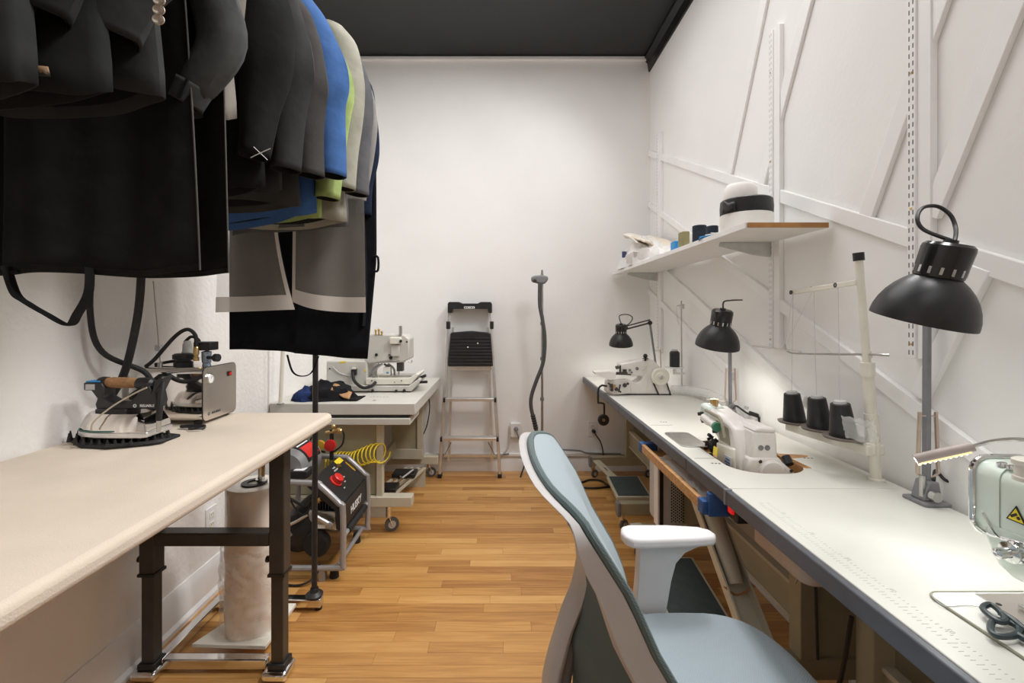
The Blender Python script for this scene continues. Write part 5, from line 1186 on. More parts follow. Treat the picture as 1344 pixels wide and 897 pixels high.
# body and arm running away from the block towards the head
MB().prism([Vector((.775, y, z)) for y, z in ((1.52, .705), (1.52, .80), (1.56, .865), (1.60, .875), (1.78, .89), (1.86, .90), (1.87, .84), (1.80, .825), (1.72, .80), (1.70, .76), (1.72, .705))], (.085, 0, 0)).build('arm', M_MACH, ov, bevel=.010)
MB().prism([Vector((.765, y, z)) for y, z in ((1.53, .72), (1.53, .80), (1.70, .79), (1.70, .72))], (.02, 0, 0)).build('front_cover', M_CREAM, ov, bevel=.006)
MB().prism([Vector((.762, y, z)) for y, z in ((1.80, .825), (1.80, .898), (1.885, .908), (1.895, .84))], (.075, 0, 0)).build('needle_head', mat('pale_mint_panel', (.70, .78, .74), .35), ov, bevel=.012)
MB().prism([Vector((.7745, y, z)) for y, z in ((1.58, .80), (1.60, .855), (1.72, .865), (1.76, .845), (1.70, .825), (1.68, .80))], (-.001, 0, 0)).build('side_recess_shade', MATS.get('grey_olive') or mat('grey_olive', (.30, .28, .2), .5), ov)  # flat dark panel, paints the shade of a hollow in the arm
MB().cyl((.752, 1.66, .852), (.752, 1.80, .862), .014).build('tension_drum', M_MACH, ov)
MB().cyl((.752, 1.645, .851), (.752, 1.662, .852), .0165).build('green_ring', mat('green_plastic', (.05, .22, .13), .4), ov)
MB().tube([(.758, 1.59, .825), (.756, 1.62, .88), (.756, 1.70, .888), (.757, 1.79, .89)], .006, 8, 3).build('handle_bar', mat('grey_olive', (.30, .28, .2), .5), ov)
mm = MB()
for y, z in ((1.84, .87), (1.83, .85), (1.865, .865), (1.82, .845), (1.69, .83)): mm.cyl((.75, y, z), (.766, y, z), .007, n=8)
mm.build('adjusters', M_BLACK, ov)
for y, z in ((1.86, .905), (1.83, .91), (1.80, .912)): MB().cyl((.80, y, z-.01), (.80, y-.004, z+.018), .006, n=8).build('thread_post', M_BRASS, ov)
MB().bar((.79, 1.88, .918), (.83, 1.80, .918), .010, .005).build('post_bar', M_CREAM, ov)
fk = MB(); rn = random.Random(9)
for k in range(16):
    a = Vector((.745+.05*rn.random(), 1.73+.09*rn.random(), .735+.07*rn.random())); fk.bar(a, a+Vector((rn.uniform(-.02, .02), rn.uniform(-.02, .02), rn.uniform(-.03, .02))), .012, .010)
fk.build('loopers', M_BLACK, ov)
MB().prism([Vector(v) for v in ((.742, 1.625, .755), (.742, 1.665, .755), (.745, 1.665, .782), (.745, 1.625, .782))], (.004, 0, 0)).build('yellow_label', M_YELLOW, ov)
MB().prism([Vector(v) for v in ((.760, 1.535, .715), (.760, 1.60, .715), (.760, 1.60, .768), (.760, 1.535, .768))], (.004, 0, 0)).build('spec_plate', M_LGREY, ov)
mm = MB()
for k in range(4): mm.box(.7590, .7597, 1.545, 1.59-.008*(k % 2), .725+.010*k, .730+.010*k)
mm.build('spec_print', M_BLUE, ov)
MB().prism(rrect(.672, .775, 1.70, 1.905, .02, TT), (0, 0, .004)).build('cloth_plate', M_STEEL, ov, bevel=.001)
MB().cyl((.945, 1.50, .752), (.945, 1.52, .772), .014, n=10).build('pulley', M_BLACK, ov)
mm = MB()
for dx in (0, .012): mm.bar((.94+dx, 1.51, .768), (.985+dx, 1.47, .748), .004, .006)
mm.build('belt', M_WOOD, ov)

for c_ in ov.children:      # the arm and head sit close behind the end block
    if c_.name.split('.')[0] in ('arm', 'needle_head', 'tension_drum', 'green_ring', 'handle_bar', 'adjusters', 'thread_post', 'post_bar', 'loopers', 'front_cover', 'side_recess_shade', 'spec_plate', 'spec_print', 'yellow_label'):
        for v in c_.data.vertices: v.co.y = (1.475-1.6)+(v.co.y-(1.475-1.6))*.70
# three-cone thread stand
tc_ = thing('cone_stand', 'cream tube thread stand with three cone trays standing at the wall', 'thread stand', tuple(atz(1150, 631, .75)))
pb = atz(1150, 631, .75); pt = at(1127, 338, 1.36)
MB().lathe(pb, (0, 0, 1), [(0, 0), (.021, 0), (.021, .006), (.017, .009), (0, .009)], 18).build('foot', M_CREAM, tc_)
MB().cyl(pb, pb.lerp(pt, .5), .0145).build('lower_pole', M_CREAM, tc_); MB().cyl(pb.lerp(pt, .48), pt, .0105).build('upper_pole', M_CREAM, tc_)
MB().cyl(pt-(pt-pb).normalized()*.01, pt+(pt-pb).normalized()*.014, .0145).build('end_cap', M_BLACK, tc_)
MB().cyl(pb.lerp(pt, .47), pb.lerp(pt, .53), .019).build('collar', M_CREAM, tc_); MB().cyl(pb.lerp(pt, .12), pb.lerp(pt, .30), .018).build('collar', M_CREAM, tc_)
ga, gb = at(1041, 384, 1.70), at(1124, 371, 1.362)
MB().bar(ga, gb, .016, .009, (1, 0, 0)).build('guide_arm', M_CREAM, tc_, bevel=.002)
eyes = [at(1041, 384, 1.70), at(1068, 379.5, 1.585), at(1100, 374.5, 1.452)]
for e in eyes: MB().lathe(e-Vector((.007, 0, 0)), (-1, 0, 0), [(.003, 0), (.008, 0), (.008, .003), (.003, .003), (.003, 0)], 12, (False, False)).build('eyelet', M_DKMETAL, tc_)
MB().tube([at(1167, 466.5, 1.30), at(1138, 465.5, 1.36), at(1060, 465, 1.66), at(1038, 463.5, 1.75), at(1030, 458, 1.77)], .0035, 7, 4).build('guide_rod', M_STEEL, tc_)
MB().cyl(at(988, 454, 1.80), at(1052, 462, 1.66), .0035, n=8).tube([at(1026, 456, 1.76), at(1030, 452, 1.76), at(1032, 460, 1.76)], .003, 6, 3).build('cross_rod', M_STEEL, tc_)
MB().bar(at(1134, 465.5, 1.37), at(1142, 465.5, 1.355), .02, .02).build('rod_clamp', M_ALU, tc_)
ty = [(1.66, 1043, 553), (1.52, 1076, 562), (1.395, 1107, 573)]
MB().bar(at(1040, 559, 1.68), at(1150, 592, 1.345), .06, .03).build('tray_beam', M_CREAM, tc_, bevel=.004)
MB().bar(at(1132, 587, 1.37), at(1150, 590, 1.35), .03, .035).build('tray_clamp', M_CREAM, tc_, bevel=.004)
cone_lbl = ['black thread cone farthest along the three-cone stand', 'black thread cone in the middle of the three-cone stand', 'black thread cone nearest the pole, partly covered by clear plastic']
for k, (Y, px, py) in enumerate(ty):
    c = at(px, py, Y)
    MB().lathe(c-Vector((0, 0, .012)), (0, 0, 1), [(0, 0), (.02, 0), (.052, .006), (.055, .012), (0, .012)], 26).build('cone_plate', mat('plate_brown', (.16, .13, .115), .5), tc_)
    s = thing('thread_cone', cone_lbl[k], 'thread cone', tuple(c), 'black cones on the three-cone stand')
    MB().lathe(c, (-.10, 0, 1), [(0, 0), (.036, 0), (.037, .004), (.026, .100), (.024, .102), (0, .102)], 24).build('thread', M_BLACK, s)
    MB().lathe(c+Vector((-.0102, 0, .101)), (-.10, 0, 1), [(0, 0), (.018, 0), (.016, .008), (0, .008)], 16).build('cone_core', M_LGREY, s)
    top = c+Vector((-.011, 0, .11))
    MB().tube([top, eyes[k]], .0007, 5, 1).build('thread_line', M_LGREY, s)
    if k < 2: MB().tube([eyes[k], at(1030, 456, 1.76)], .0005, 5, 1).build('thread_line', M_LGREY, s)
fb = MB().sheet(lambda u, v: at(1104+44*u+6*v, 545+6*u+30*v, 1.33)+Vector((0, .014*noise.noise(Vector((u*4, v*4, 5)))-.02*sin(pi*u), .016*noise.noise(Vector((u*5, v*3, 1))))), 16, 14)
tag(fb.build('clear_bag', sheer('bag_film', (.9, .9, .9), .38, .1, True), None, origin=at(1130, 577, 1.34)), 'crumpled clear plastic bag draped on the nearest thread cone', 'plastic bag')

# ------------------------------------------------------------------ straight stitch machine on the near table
ls = thing('lockstitch_machine', 'pale mint straight stitch sewing machine head at the right edge of the photo', 'sewing machine', (.87, .6, .75))
def ringx(y, sc=1.0, z0=.868, z1=.985, x0=.838, x1=.935, r=.022, zs=0):
    return [Vector((p.x, y, p.y)) for p in rrect(x0+(1-sc)*.05, x1-(1-sc)*.05, z0+(1-sc)*.05, z1-(1-sc)*.05, r, 0, 5)]
MB().loft([ringx(.775), ringx(.72, 1.0), ringx(.69, 1), ringx(.45, 1, .875, .99), ringx(.33, 1, .87, .99)]).build('arm', M_MINT, ls)
MB().loft([ringx(.815, 1, .862, .990, .836, .938, .026), ringx(.795, 1, .862, .991, .835, .939, .026), ringx(.776, 1, .866, .988, .836, .937, .024)]).build('face_plate', M_MINT, ls)
fr = [Vector((p.x, .818, p.y)) for p in rrect(.834, .940, .858, .993, .026, 0, 6)]
MB().tube(fr, .005, 8, 1, closed=True).build('chrome_rim', M_CHROME, ls)
MB().loft([ringx(.812, .96, .868, .985), ringx(.824, .9, .87, .983)]).build('end_plate', M_CHROME, ls)
# tapering head down to the needle
MB().loft([[Vector((p.x, p.y, z)) for p in rrect(xa, xb, ya, yb, r_, 0, 5)] for z, xa, xb, ya, yb, r_ in ((.885, .837, .935, .70, .808, .015), (.862, .838, .93, .705, .808, .016), (.838, .842, .92, .71, .802, .016), (.815, .848, .905, .72, .794, .014), (.802, .857, .89, .73, .782, .012))]).build('head_lower', M_MINT, ls)
MB().tube([Vector((.8365, y, z)) for y, z in ((.815, .872), (.79, .866), (.76, .872), (.70, .868))], .0022, 6, 4).build('head_trim', M_CHROME, ls)
MB().lathe((.836, .748, .858), (-1, 0, -.08), [(0, 0), (.017, 0), (.017, .004), (.013, .006), (.013, .010), (.0165, .012), (.0165, .014), (.0085, .016), (.0085, .034), (.004, .036), (0, .034)], 22).build('tension_knob', M_CHROME, ls)
cc = at(1340, 626, .72)
MB().lathe((cc.x, .72, .985), (0, 0, 1), [(0, 0), (.017, 0), (.017, .006), (.0145, .008), (.0145, .024), (.018, .026), (.018, .033), (.013, .036), (0, .036)], 22).build('pressure_cap', M_CREAM, ls)
for y in (.785, .77): MB().lathe((.852, y, .988), (-.3, 0, 1), [(0, 0), (.007, 0), (.007, .004), (0, .005)], 12).build('top_screw', M_CHROME, ls)
tri = [Vector((.8372, y, z)) for y, z in ((.735, .918), (.705, .918), (.720, .945))]
MB().prism(tri, (-.0012, 0, 0)).build('warning_triangle', M_BLACK, ls)
tri2 = [Vector((.8360, y, z)) for y, z in ((.7315, .920), (.7085, .920), (.720, .9405))]
wt = MB().prism(tri2, (-.0006, 0, 0)).build('warning_yellow', M_YELLOW, ls)
MB().bar((.8352, .727, .925), (.8352, .718, .932), .004, .0006, (1, 0, 0)).ball((.8354, .716, .926), (.0006, .003, .003), 8, 6).build('warning_sign', M_BLACK, ls)
MB().tube([Vector((.834, y, z)) for y, z in ((.80, .90), (.775, .87), (.75, .876), (.72, .88))], .0016, 6, 5).build('take_up_wire', M_CHROME, ls)
MB().bar((.835, .70, .957), (.835, .66, .957), .006, .004).build('cover_rim', M_CHROME, ls)
MB().cyl((.866, .757, .81), (.866, .757, .785), .0055, n=10).cyl((.864, .752, .80), (.864, .752, .785), .0085, n=10).build('needle_bar', M_CHROME, ls)
MB().cyl((.864, .752, .79), (.864, .752, .755), .0012, n=6).build('needle', M_STEEL, ls)
MB().cyl((.868, .735, .83), (.868, .735, .775), .0065, n=10).box(.858, .880, .725, .748, .765, .79).build('presser_bar', M_CHROME, ls, bevel=.002)
MB().box(.856, .862, .735, .765, .756, .762).box(.870, .876, .735, .765, .756, .762).box(.856, .876, .728, .742, .756, .770).build('presser_foot', M_STEEL, ls, bevel=.001)
MB().prism(rrect(.752, .93, .33, .812, .022, .7495, 8, (0, 1, 0, 0)), (0, 0, .004)).build('bed_plate', mat('bed_cream', (.78, .77, .72), .25, 0, .02, 10), ls, bevel=.001)
MB().tube([Vector((p.x, p.y, .7525)) for p in rrect(.752, .93, .33, .812, .022, 0, 8, (0, 1, 0, 0))[:1]+rrect(.752, .93, .33, .812, .022, 0, 8, (0, 1, 0, 0))[1:12]], .0022, 6, 1).build('bed_rim', mat('rim_olive', (.36, .35, .27), .4, .4), ls)
MB().box(.835, .925, .52, .805, .753, .7545).build('slide_plate', M_SATIN, ls)
MB().lathe((.845, .775, .7545), (0, 0, 1), [(0, 0), (.004, 0), (.004, .0005), (0, .0005)], 12).build('plate_screw', M_BLACK, ls)
MB().box(.84, .93, .335, .43, .754, .90).build('arm_column', M_MINT, ls, bevel=.01)
for c_ in ls.children:
    if c_.name.split('.')[0] not in ('bed_plate', 'bed_rim', 'slide_plate', 'plate_screw'):
        for v in c_.data.vertices: v.co.x += .010
        if c_.name.startswith('warning'):
            for v in c_.data.vertices: v.co.y += .030; v.co.z -= .012
# LED strip lamp on its gooseneck
le = thing('gooseneck_lamp', 'slim LED bar lamp on a thin gooseneck over the near sewing machine', 'lamp', (.90, .55, .99))
A, B = at(1201, 603, .90), at(1277, 586, .86)
h_ = MB().tube([A, A.lerp(B, .08), A.lerp(B, .9), B], lambda q: .0095, 12, 1).build('light_bar', mat('bar_pinkgrey', (.40, .34, .32), .4), le)
dn = Vector((0, 0, -1)); dr_ = (B-A).normalized()
MB().bar(A+dr_*.008+dn*.0075, B-dr_*.004+dn*.0075, .013, .006).build('led_strip', emis('led_warm', (1, .74, .38), .6), le)
leds = MB()
for k in range(10): leds.ball(A.lerp(B, .08+.09*k)+dn*.0115, .003, 6, 4)
leds.build('leds', emis('led_white', (1, .9, .7), 1.3), le)
MB().tube([B, at(1300, 580, .84), at(1325, 577, .80), at(1348, 578, .76), at(1375, 584, .72), Vector((.90, .62, 1.03)), Vector((.90, .58, .99))], .0035, 8, 6).build('gooseneck', M_STEEL, le)
l = bpy.data.lights.new('led_light', 'AREA'); l.shape = 'RECTANGLE'; l.size = .11; l.size_y = .012; l.energy = 0.45; l.color = (.93, 1, .97)
lo = bpy.data.objects.new('led_light', l); COL.objects.link(lo); lo.parent = le
mid = A.lerp(B, .5)+dn*.017; lo.location = mid-Vector((.90, .55, .99)); lo.rotation_euler = (0, 0, math.atan2(dr_.y, dr_.x))
# scissors
sc = thing('scissors', 'dark grey handled scissors lying on the machine bed at the right edge', 'scissors', (.86, .70, .7545))
M_SCH = mat('scissor_grey', (.035, .05, .055), .4)
sz = .7635
def scp(px, py, dz=0): return atz(px, py, sz+dz)
MB().tube([scp(*p) for p in ((1300, 822), (1305, 815), (1320, 816), (1334, 822), (1338, 830), (1330, 835), (1312, 836), (1302, 831))], .0045, 8, 5, closed=True).build('finger_loop', M_SCH, sc)
MB().tube([scp(1336, 834), scp(1350, 842), scp(1370, 850)], .005, 8, 4).build('handle', M_SCH, sc)
MB().tube([scp(*p, .004) for p in ((1296, 806), (1290, 798), (1300, 794), (1312, 803), (1320, 815), (1310, 816))], .0045, 8, 5, closed=True).build('finger_loop', M_SCH, sc)
MB().tube([scp(1312, 804, .004), scp(1326, 812, .003), scp(1344, 826, .002), scp(1365, 840, .001)], .0055, 8, 4).build('handle', M_SCH, sc)
MB().prism([scp(1340, 822, -.003), scp(1385, 838, -.003), scp(1440, 850, -.003), scp(1385, 848, -.003), scp(1345, 836, -.003)], (0, 0, .003)).build('blade', M_STEEL, sc)
MB().lathe(scp(1372, 845, .002), (0, 0, 1), [(0, 0), (.006, 0), (.006, .004), (0, .005)], 14).build('pivot', M_STEEL, sc)
MB().tube([scp(1300, 800, -.0055), scp(1270, 795, -.0085), scp(1240, 796, -.0085), scp(1225, 785, -.0085)], .0006, 5, 5).build('loose_thread', M_LGREY, sc)

# ------------------------------------------------------------------ wall shelf, standards, things on it
SZ = 1.556
sh_ = thing('wall_shelf', 'long white wall shelf with bare brown front end high on the right wall', 'shelf', (1.0, 2.6, SZ))
MB().box(.862, XR-.016, 1.612, 3.60, SZ-.001, SZ+.017).build('board', mat('shelf_white', (.78, .77, .75), .5, 0, .02, 10), sh_)
MB().box(.866, XR-.017, 1.609, 1.6125, SZ-.001, SZ+.017).build('end_edge', M_BROWN, sh_)
MB().box(.858, .863, 1.612, 3.60, SZ-.002, SZ+.0175).build('front_edge', M_TRIM, sh_)
def standard(label, Y, z0, z1):
    t = thing('shelf_standard', label, 'shelf standard', (XR-.013, Y, z0), 'slotted shelf standards on the right wall')
    MB().box(XR-.020, XR, Y-.052, Y-.012, z0, z1).build('backing_strip', M_TRIM, t, bevel=.002)
    MB().box(XR-.026, XR, Y-.013, Y+.013, z0, z1).build('channel', M_TRIM, t, bevel=.002)
    mm = MB(); z = z0+.01
    while z < z1-.014:
        for dy in (-.006, .006): mm.box(XR-.0266, XR-.0258, Y+dy-.0013, Y+dy+.0013, z, z+.013)
        z += .0245
    mm.build('slots', M_DKINK if Y < 1.5 else M_LGREY, t, kind='stuff')
    for z in (z0+.04, z0+.42, z0+.80, z0+1.18):
        if z < z1-.03: MB().lathe((XR-.0265, Y, z), (-1, 0, 0), [(0, 0), (.0042, 0), (.003, .0015), (0, .002)], 10).build('screw', M_BRASS, t)
    return t
standard('slotted white shelf standard farthest away near the back corner', 3.37, .96, 2.58)
standard('slotted white shelf standard rising behind the near end of the shelf', 1.945, 1.10, 2.46)
standard('slotted white shelf standard directly above the nearest black lamp', 1.275, 1.125, 2.75)
for Y in (1.945, 3.37):
    b = MB().prism([Vector(v) for v in ((XR-.015, Y-.004, SZ-.002), (.93, Y-.004, SZ-.002), (.925, Y-.004, SZ-.018), (XR-.10, Y-.004, SZ-.055), (XR-.015, Y-.004, SZ-.065))], (0, .008, 0))
    b.build('bracket', mat('bracket_grey', (.55, .57, .56), .4, .2), sh_)
S1 = SZ+.0175
hat = thing('wrapped_roll', 'wide white roll on the near end of the wall shelf', 'roll', (.968, 1.81, S1), None)
def rollr(c, r, h, nm, m, par, n=36, sag=0.0):
    return MB().lathe(c, (0, 0, 1), [(r*.45, 0), (r, 0), (r*1.0, .004), (r*1.0, h-.004), (r*.985, h), (r*.45, h), (r*.45, 0)], n, (False, False)).build(nm, m, par)
rollr((.968, 1.81, S1), .096, .068, 'roll_body', mat('felt_white', (.76, .74, .70), .85, 0, .03, 20, .1, 200), hat)
bandt = thing('black_band', 'black strip roll stacked between two white rolls on the shelf', 'roll', (.968, 1.81, S1+.068))
MB().lathe((.968, 1.81, S1+.0685), (0, 0, 1), [(.04, 0), (.093, 0), (.095, .003), (.096, .03), (.094, .055), (.088, .06), (.04, .06)], 36, (False, False)).build('band', mat('black_satin', (.01, .01, .01), .4, 0, .2, 12, .3, 9), bandt)
MB().sheet(lambda u, v: Vector((0.968+.099*cos(R(185+35*u)), 1.81+.099*sin(R(185+35*u)), S1+.072+.05*v-.02*u*v+.004*sin(9*u))), 10, 3).build('loose_end', MATS['black_satin'], bandt, thick=.002)
crown = thing('white_roll', 'rounded soft white roll topmost on the near end of the shelf', 'roll', (.955, 1.83, S1+.129))
MB().lathe((.955, 1.83, S1+.1285), (0, 0, 1), [(0, 0), (.058, 0), (.062, .006), (.060, .05), (.048, .066), (.03, .07), (0, .07)], 30).build('roll_body', mat('felt_white2', (.78, .75, .71), .9, 0, .02, 20), crown)
def shelfbox(name, label, px0, px1, Y, top, dep, m, cat='box'):
    x0, x1 = (px0-VX)*Y/F, (px1-VX)*Y/F; z1 = CZ-(top-VY)*Y/F
    o = MB().box(x0, x1, Y, Y+dep, S1, z1).build(name, m, None, bevel=.004, origin=((x0+x1)/2, Y+dep/2, S1))
    return tag(o, label, cat)
shelfbox('small_box', 'bright blue small box on the wall shelf', 885.5, 895, 2.33, 316, .06, M_BRIGHTBLUE)
shelfbox('small_box', 'olive green upright box beside the blue one on the shelf', 896, 905.5, 2.23, 303.5, .06, mat('olive_card', (.27, .24, .11), .6))
M_NAVYSP = mat('navy_thread', (.012, .022, .035), .8, 0, .2, 40)
def spool(label, px, Y, r, top, m):
    x = (px-VX)*Y/F; z1 = CZ-(top-VY)*Y/F
    s = thing('thread_spool', label, 'spool', (x, Y, S1), 'dark spools on the wall shelf')
    MB().lathe((x, Y, S1), (0, 0, 1), [(0, 0), (r, 0), (r, z1-S1-.003), (r*.9, z1-S1), (0, z1-S1)], 24).build('thread', m, s)
    MB().lathe((x, Y, z1), (0, 0, 1), [(0, 0), (r*.3, 0), (r*.3, .003), (0, .003)], 12).build('core', M_LGREY, s)
spool('large dark navy thread spool on the shelf next to the olive box', 918, 2.10, .031, 296.5, M_NAVYSP)
spool('small dark thread spool beside the blue and white packets on the shelf', 935, 2.00, .024, 297, M_NAVYSP)
pk = thing('packets', 'pile of small white packets with blue print at the shelf edge', 'packets', (.93, 1.93, S1))
rn = random.Random(4)
for k in range(7):
    c = Vector((.885+.022*k, 1.965-.012*k, S1+.006+.006*(k % 4))); M_ = Matrix.Translation(c) @ Matrix.Rotation(rn.uniform(-.6, .6), 4, 'Z') @ Matrix.Rotation(rn.uniform(-.35, .35), 4, 'X') @ Matrix.Rotation(rn.uniform(-.35, .1), 4, 'Y')
    MB().box(-.035, .035, -.022, .022, -.0015, .0015, M=M_).build('packet', M_WHITE if k % 3 else M_BRIGHTBLUE, pk)
    MB().box(-.02, .01, -.015, .008, .0015, .002, M=M_).build('packet_print', M_BRIGHTBLUE if k % 2 else mat('print_brown', (.3, .12, .06), .6), pk)
M_BAG = mat('white_bag', (.78, .76, .735), .4, 0, .04, 8, .12, 20, coat=.3)
bg = thing('plastic_bags', 'heap of folded white plastic bags at the far end of the wall shelf', 'bags', (1.0, 3.2, S1))
lump(1.0, 3.25, S1, .135, .30, .19, 21, 30, 16, .35).build('bag', M_BAG, bg)
lump(.97, 2.98, S1, .10, .24, .13, 22, 30, 16, .35).build('bag', M_BAG, bg)
lump(1.03, 2.82, S1, .09, .20, .09, 23, 30, 16, .35).build('bag', M_BAG, bg)
MB().box(.868, .90, 3.31, 3.315, S1+.085, S1+.13).build('navy_label', mat('navy_label', (.04, .06, .15), .5), bg)
bgc = thing('folded_cloth', 'beige folded cloth lying on top of the white plastic bags', 'cloth', (1.0, 3.12, S1+.10))
MB().sheet(lambda u, v: Vector((.89+.22*u, 3.33-.5*v, S1+.235-.12*v-.03*u*v+.012*sin(7*u+2*v)+.008*noise.noise(Vector((u*5, v*5, 0))))), 20, 26).build('upper_fold', mat('beige_cotton', (.74, .66, .54), .85, 0, .05, 12), bgc, thick=.012)
MB().sheet(lambda u, v: Vector((.885+.2*u, 3.35-.35*v, S1+.255-.11*v-.03*u*v+.01*sin(6*u+3*v))), 20, 20).build('lower_fold', mat('cream_cotton', (.80, .75, .68), .85, 0, .04, 12), bgc, thick=.012)
# ------------------------------------------------------------------ office chair
ocr = thing('office_chair', 'grey framed office chair with pale blue mesh seat and curved back', 'chair', (.42, .92, 0))
M_FRAME = mat('chair_frame_grey', (.50, .48, .47), .42, 0, .03, 20)
M_ARM = mat('chair_arm_grey', (.66, .65, .66), .45, 0, .02, 20)
M_ARMPAD = mat('chair_armpad', (.78, .755, .755), .5, 0, .02, 20)
def mesh_fabric(name, col):
    m = bpy.data.materials.new(name); m.use_nodes = True; nt = m.node_tree; b = nt.nodes['Principled BSDF']; L = nt.links.new
    tc = nt.nodes.new('ShaderNodeTexCoord'); mp = nt.nodes.new('ShaderNodeMapping'); mp.inputs['Rotation'].default_value = (.6, .5, .785)
    L(tc.outputs['Object'], mp.inputs['Vector'])
    wv = nt.nodes.new('ShaderNodeTexWave'); wv.inputs['Scale'].default_value = 150; wv.inputs['Distortion'].default_value = .3; L(mp.outputs[0], wv.inputs['Vector'])
    cr = nt.nodes.new('ShaderNodeValToRGB'); cr.color_ramp.elements[0].color = (*[c*.90 for c in col], 1); cr.color_ramp.elements[1].color = (*[min(1, c*1.06) for c in col], 1)
    L(wv.outputs['Fac'], cr.inputs['Fac']); L(cr.outputs[0], b.inputs['Base Color']); b.inputs['Roughness'].default_value = .8; b.inputs['Sheen Weight'].default_value = .1
    bp = nt.nodes.new('ShaderNodeBump'); bp.inputs['Strength'].default_value = .25; bp.inputs['Distance'].default_value = .002; L(wv.outputs['Fac'], bp.inputs['Height']); L(bp.outputs[0], b.inputs['Normal'])
    MATS[name] = m; return m
M_MESH = mesh_fabric('blue_mesh', (.34, .405, .44))
M_MESH_SHADE = mesh_fabric('shaded_mesh', (.10, .14, .14))  # darker copy of the mesh, shade on edge and rear put into its colour
CY = .888
def table(z, pts):
    for (z0, x0), (z1, x1) in zip(pts, pts[1:]):
        if z <= z1: return x0+(x1-x0)*max(0, (z-z0)/(z1-z0))
    return pts[-1][1]
CB = .868                       # centre line of the backrest
def bx(z):      # backrest front profile at the rails: lower part forward, top curling back
    return table(z, [(.46, .318), (.55, .306), (.63, .286), (.69, .262), (.74, .232), (.78, .208), (.86, .172), (.92, .134), (.955, .111), (.965, .098), (.98, .068), (.995, .044)])
BW, Z0, ZT, ZB = .248, .925, .994, .49
def outline(n=24):
    out = []
    for sg in (1, -1):
        col = []
        for i in range(n//2+1):
            th = pi/2*i/(n//2); col.append((sg*BW*max(0, cos(th))**(2/2.3), Z0+(ZT-Z0)*sin(th)**(2/2.3)))
        bot = []
        for i in range(n//2+1):
            th = pi/2*i/(n//2); bot.append((sg*BW*max(0, cos(th))**(2/2.3), .58-(.58-ZB)*sin(th)**(2/2.3)))
        mid = [(sg*BW, .58+(Z0-.58)*k/12) for k in range(1, 12)]
        half = bot[::-1]+mid+col          # bottom centre -> top centre
        out += half[:-1] if sg > 0 else half[::-1][:-1]
    return out
OUT = outline()
def surf(y, z, off=0.0):    # point on the back, off > 0 goes rearwards
    return Vector((bx(z)+table(z, [(.5, .05), (.70, .06), (.80, .042), (.87, .018), (.93, .008), (.99, 0), (1.1, 0)])*((y/BW)**2-1)-off, CB+y, z))
def rim(scale, off, dz=0): return [surf(y*scale, .76+(z-.76)*scale+dz, off) for y, z in OUT]
def depth(z): return table(z, [(.5, .055), (.75, .048), (.88, .040), (.91, .036), (.95, .018), (1.02, .014)])
# frame ring: front edge, outer side band, rear edge, inner side
r0 = rim(1.0, .004); r1 = [surf(y*1.0, z, depth(z)) for y, z in OUT]; r2 = [surf(y*.90, .76+(z-.76)*.92, depth(z)-.002) for y, z in OUT]; r3 = rim(.93, .010)
MB().loft([r0, r1, r2, r3, r0], False, False).build('back_frame', M_FRAME, ocr, bevel=.004, seg=2)
# cushioned mesh: front skin and rolled edge
def disc(off, sc, rings=9):
    rg = []
    for k in range(rings): s = sc*(k+.02)/(rings-1+.02); rg.append([surf(y*s, .76+(z-.76)*s, off+.006*(s/sc)**6) for y, z in OUT])
    return rg
MB().loft(disc(-.016, .985), True, False).build('back_mesh', M_MESH, ocr)
MB().tube(rim(.988, -.004), .0065, 8, 1, closed=True).build('mesh_edge', M_MESH_SHADE, ocr)
def rsurf(y, z):
    k2 = table(z, [(.5, .165), (.65, .14), (.724, .085), (.763, .055), (.82, .03), (.87, .010), (.93, .004), (1.1, 0)])
    return Vector((bx(z)-.014-k2*(1-(y/(BW*.93))**2), CB+y, z))
MB().loft([[rsurf(y*s, min(.89, .745+(z-.76)*s)) for y, z in OUT] for s in [(k+.02)/8.02*.91 for k in range(9)]], True, False).build('rear_mesh', M_MESH_SHADE, ocr)
# spine: wide yoke at the upper back flowing into the support column
sp_ = []
RX_ = [(.42, .070), (.545, .076), (.586, .085), (.664, .109), (.723, .134), (.772, .144), (.823, .138), (.87, .115), (.905, .085)]
WD_ = [(.42, .05), (.50, .047), (.56, .044), (.64, .041), (.72, .042), (.76, .048), (.80, .055), (.87, .07), (.905, .08)]
for i in range(19):
    z = .868-.448*i/18; th = .011 if z > .7 else .011+.007*(.7-z)/.25
    xr, w_ = table(z, RX_), table(z, WD_)
    sp_.append([Vector((xr+th+th*cos(2*pi*k/20), CB+w_*(abs(sin(2*pi*k/20))**.7)*(1 if sin(2*pi*k/20) > 0 else -1), z)) for k in range(20)])
MB().loft(sp_).build('spine', M_FRAME, ocr)
MB().loft([[Vector((p.x+.022, CB+(p.y-CB)*.4, p.z)) for p in r] for r in sp_[7:18]]).build('spine_channel', M_GREYP, ocr)
MB().tube([(.08, CY, .42), (.13, CY, .40), (.25, CY, .405), (.36, CY, .41)], .03, 12, 5).build('back_bracket', M_FRAME, ocr)
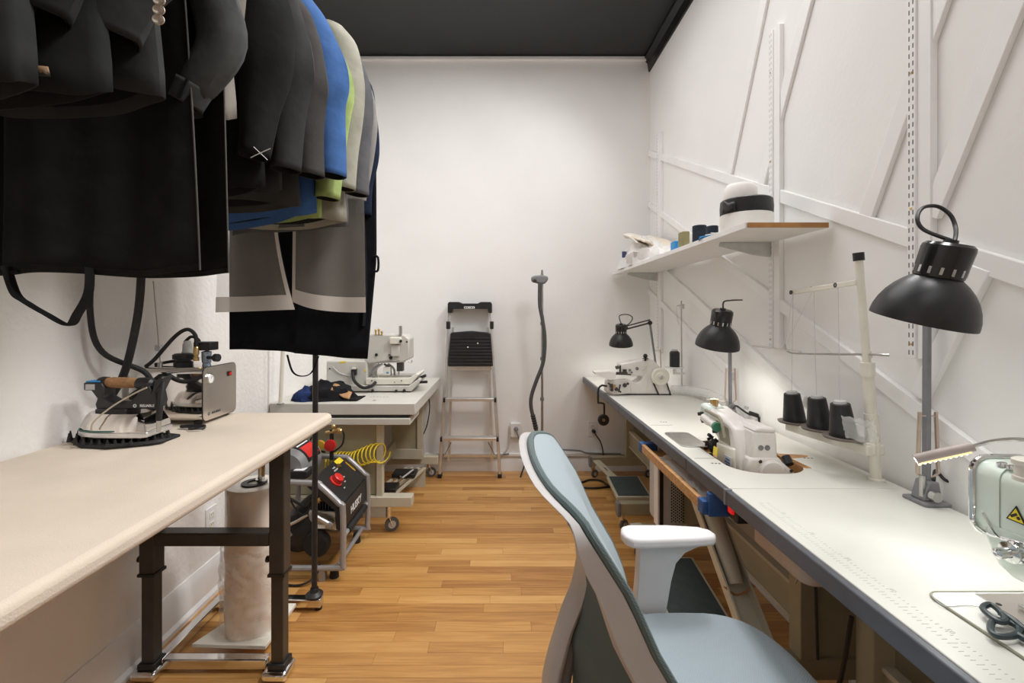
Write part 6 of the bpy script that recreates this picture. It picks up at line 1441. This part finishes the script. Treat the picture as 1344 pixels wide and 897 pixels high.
# seat
def seat_out(n=64):
    o = []
    for i in range(n):
        a = 2*pi*i/n; c, s = cos(a), sin(a)
        o.append((.215*(abs(c)**.62)*(1 if c > 0 else -1)*1.12, .278*(abs(s)**.60)*(1 if s > 0 else -1)))
    return o
SO = seat_out(); SX = .455
def seat_ring(sc, z): return [Vector((SX+x*sc, CY+y*sc, z-.030*max(0, (x*sc)/.24)**3+.014*(abs(y*sc)/.25)**2.5)) for x, y in SO]
MB().loft([seat_ring(.96, .425), seat_ring(1.0, .44), seat_ring(1.0, .455), seat_ring(.985, .468), seat_ring(.95, .475), seat_ring(.8, .477), seat_ring(.5, .475), seat_ring(.2, .473), seat_ring(.02, .473)]).build('seat', M_MESH, ocr)
MB().loft([seat_ring(.97, .405), seat_ring(.985, .422), seat_ring(.96, .43)]).build('seat_pan', M_FRAME, ocr)
# arms
def arm(s):
    y = CY+s*.302
    pad = [Vector((x, y+dy, .655)) for x, dy in ((.312, -.028), (.33, -.044), (.36, -.046), (.50, -.036), (.545, -.028), (.552, -.01), (.548, .012), (.52, .030), (.44, .040), (.34, .040), (.316, .03), (.308, 0))]
    if s < 0: pad = [Vector((p.x, 2*y-p.y, p.z)) for p in pad]
    MB().prism(pad, (0, 0, .026)).build('arm_pad', M_ARMPAD, ocr, bevel=.009, seg=4)
    po_ = [(.352, .654), (.515, .654), (.505, .648), (.47, .632), (.447, .605), (.435, .56), (.425, .50), (.415, .44), (.41, .40), (.335, .40), (.340, .46), (.349, .56), (.352, .62)]
    MB().prism([Vector((x, y-s*.0-.018, z)) for x, z in po_], (0, .036, 0)).build('arm_post', M_ARM, ocr, bevel=.008, seg=3)
    MB().bar((.37, y, .405), (.37, CY+s*.12, .395), .07, .03).build('arm_bracket', M_ARM, ocr, bevel=.006)
arm(1); arm(-1)
MB().box(.32, .56, CY-.10, CY+.10, .365, .404).build('tilt_box', M_GREYP, ocr, bevel=.01)
MB().cyl((.43, CY, .12), (.43, CY, .37), .025).build('gas_lift', M_BLACK, ocr)
for k in range(5):
    a = 2*pi*k/5+.3; e = Vector((.43+.28*cos(a), CY+.28*sin(a), .085))
    lg = MB().bar((.43, CY, .125), e, .045, .03).build('leg', M_FRAME, ocr, bevel=.006)
    MB().lathe(e+Vector((-sin(a)*.02, cos(a)*.02, -.055)), (sin(a), -cos(a), 0), [(0, 0), (.026, 0), (.03, .004), (.03, .036), (.026, .04), (0, .04)], 16).cyl(e-Vector((0, 0, .055)), e, .008).build('caster_wheel', M_BLACK, lg)
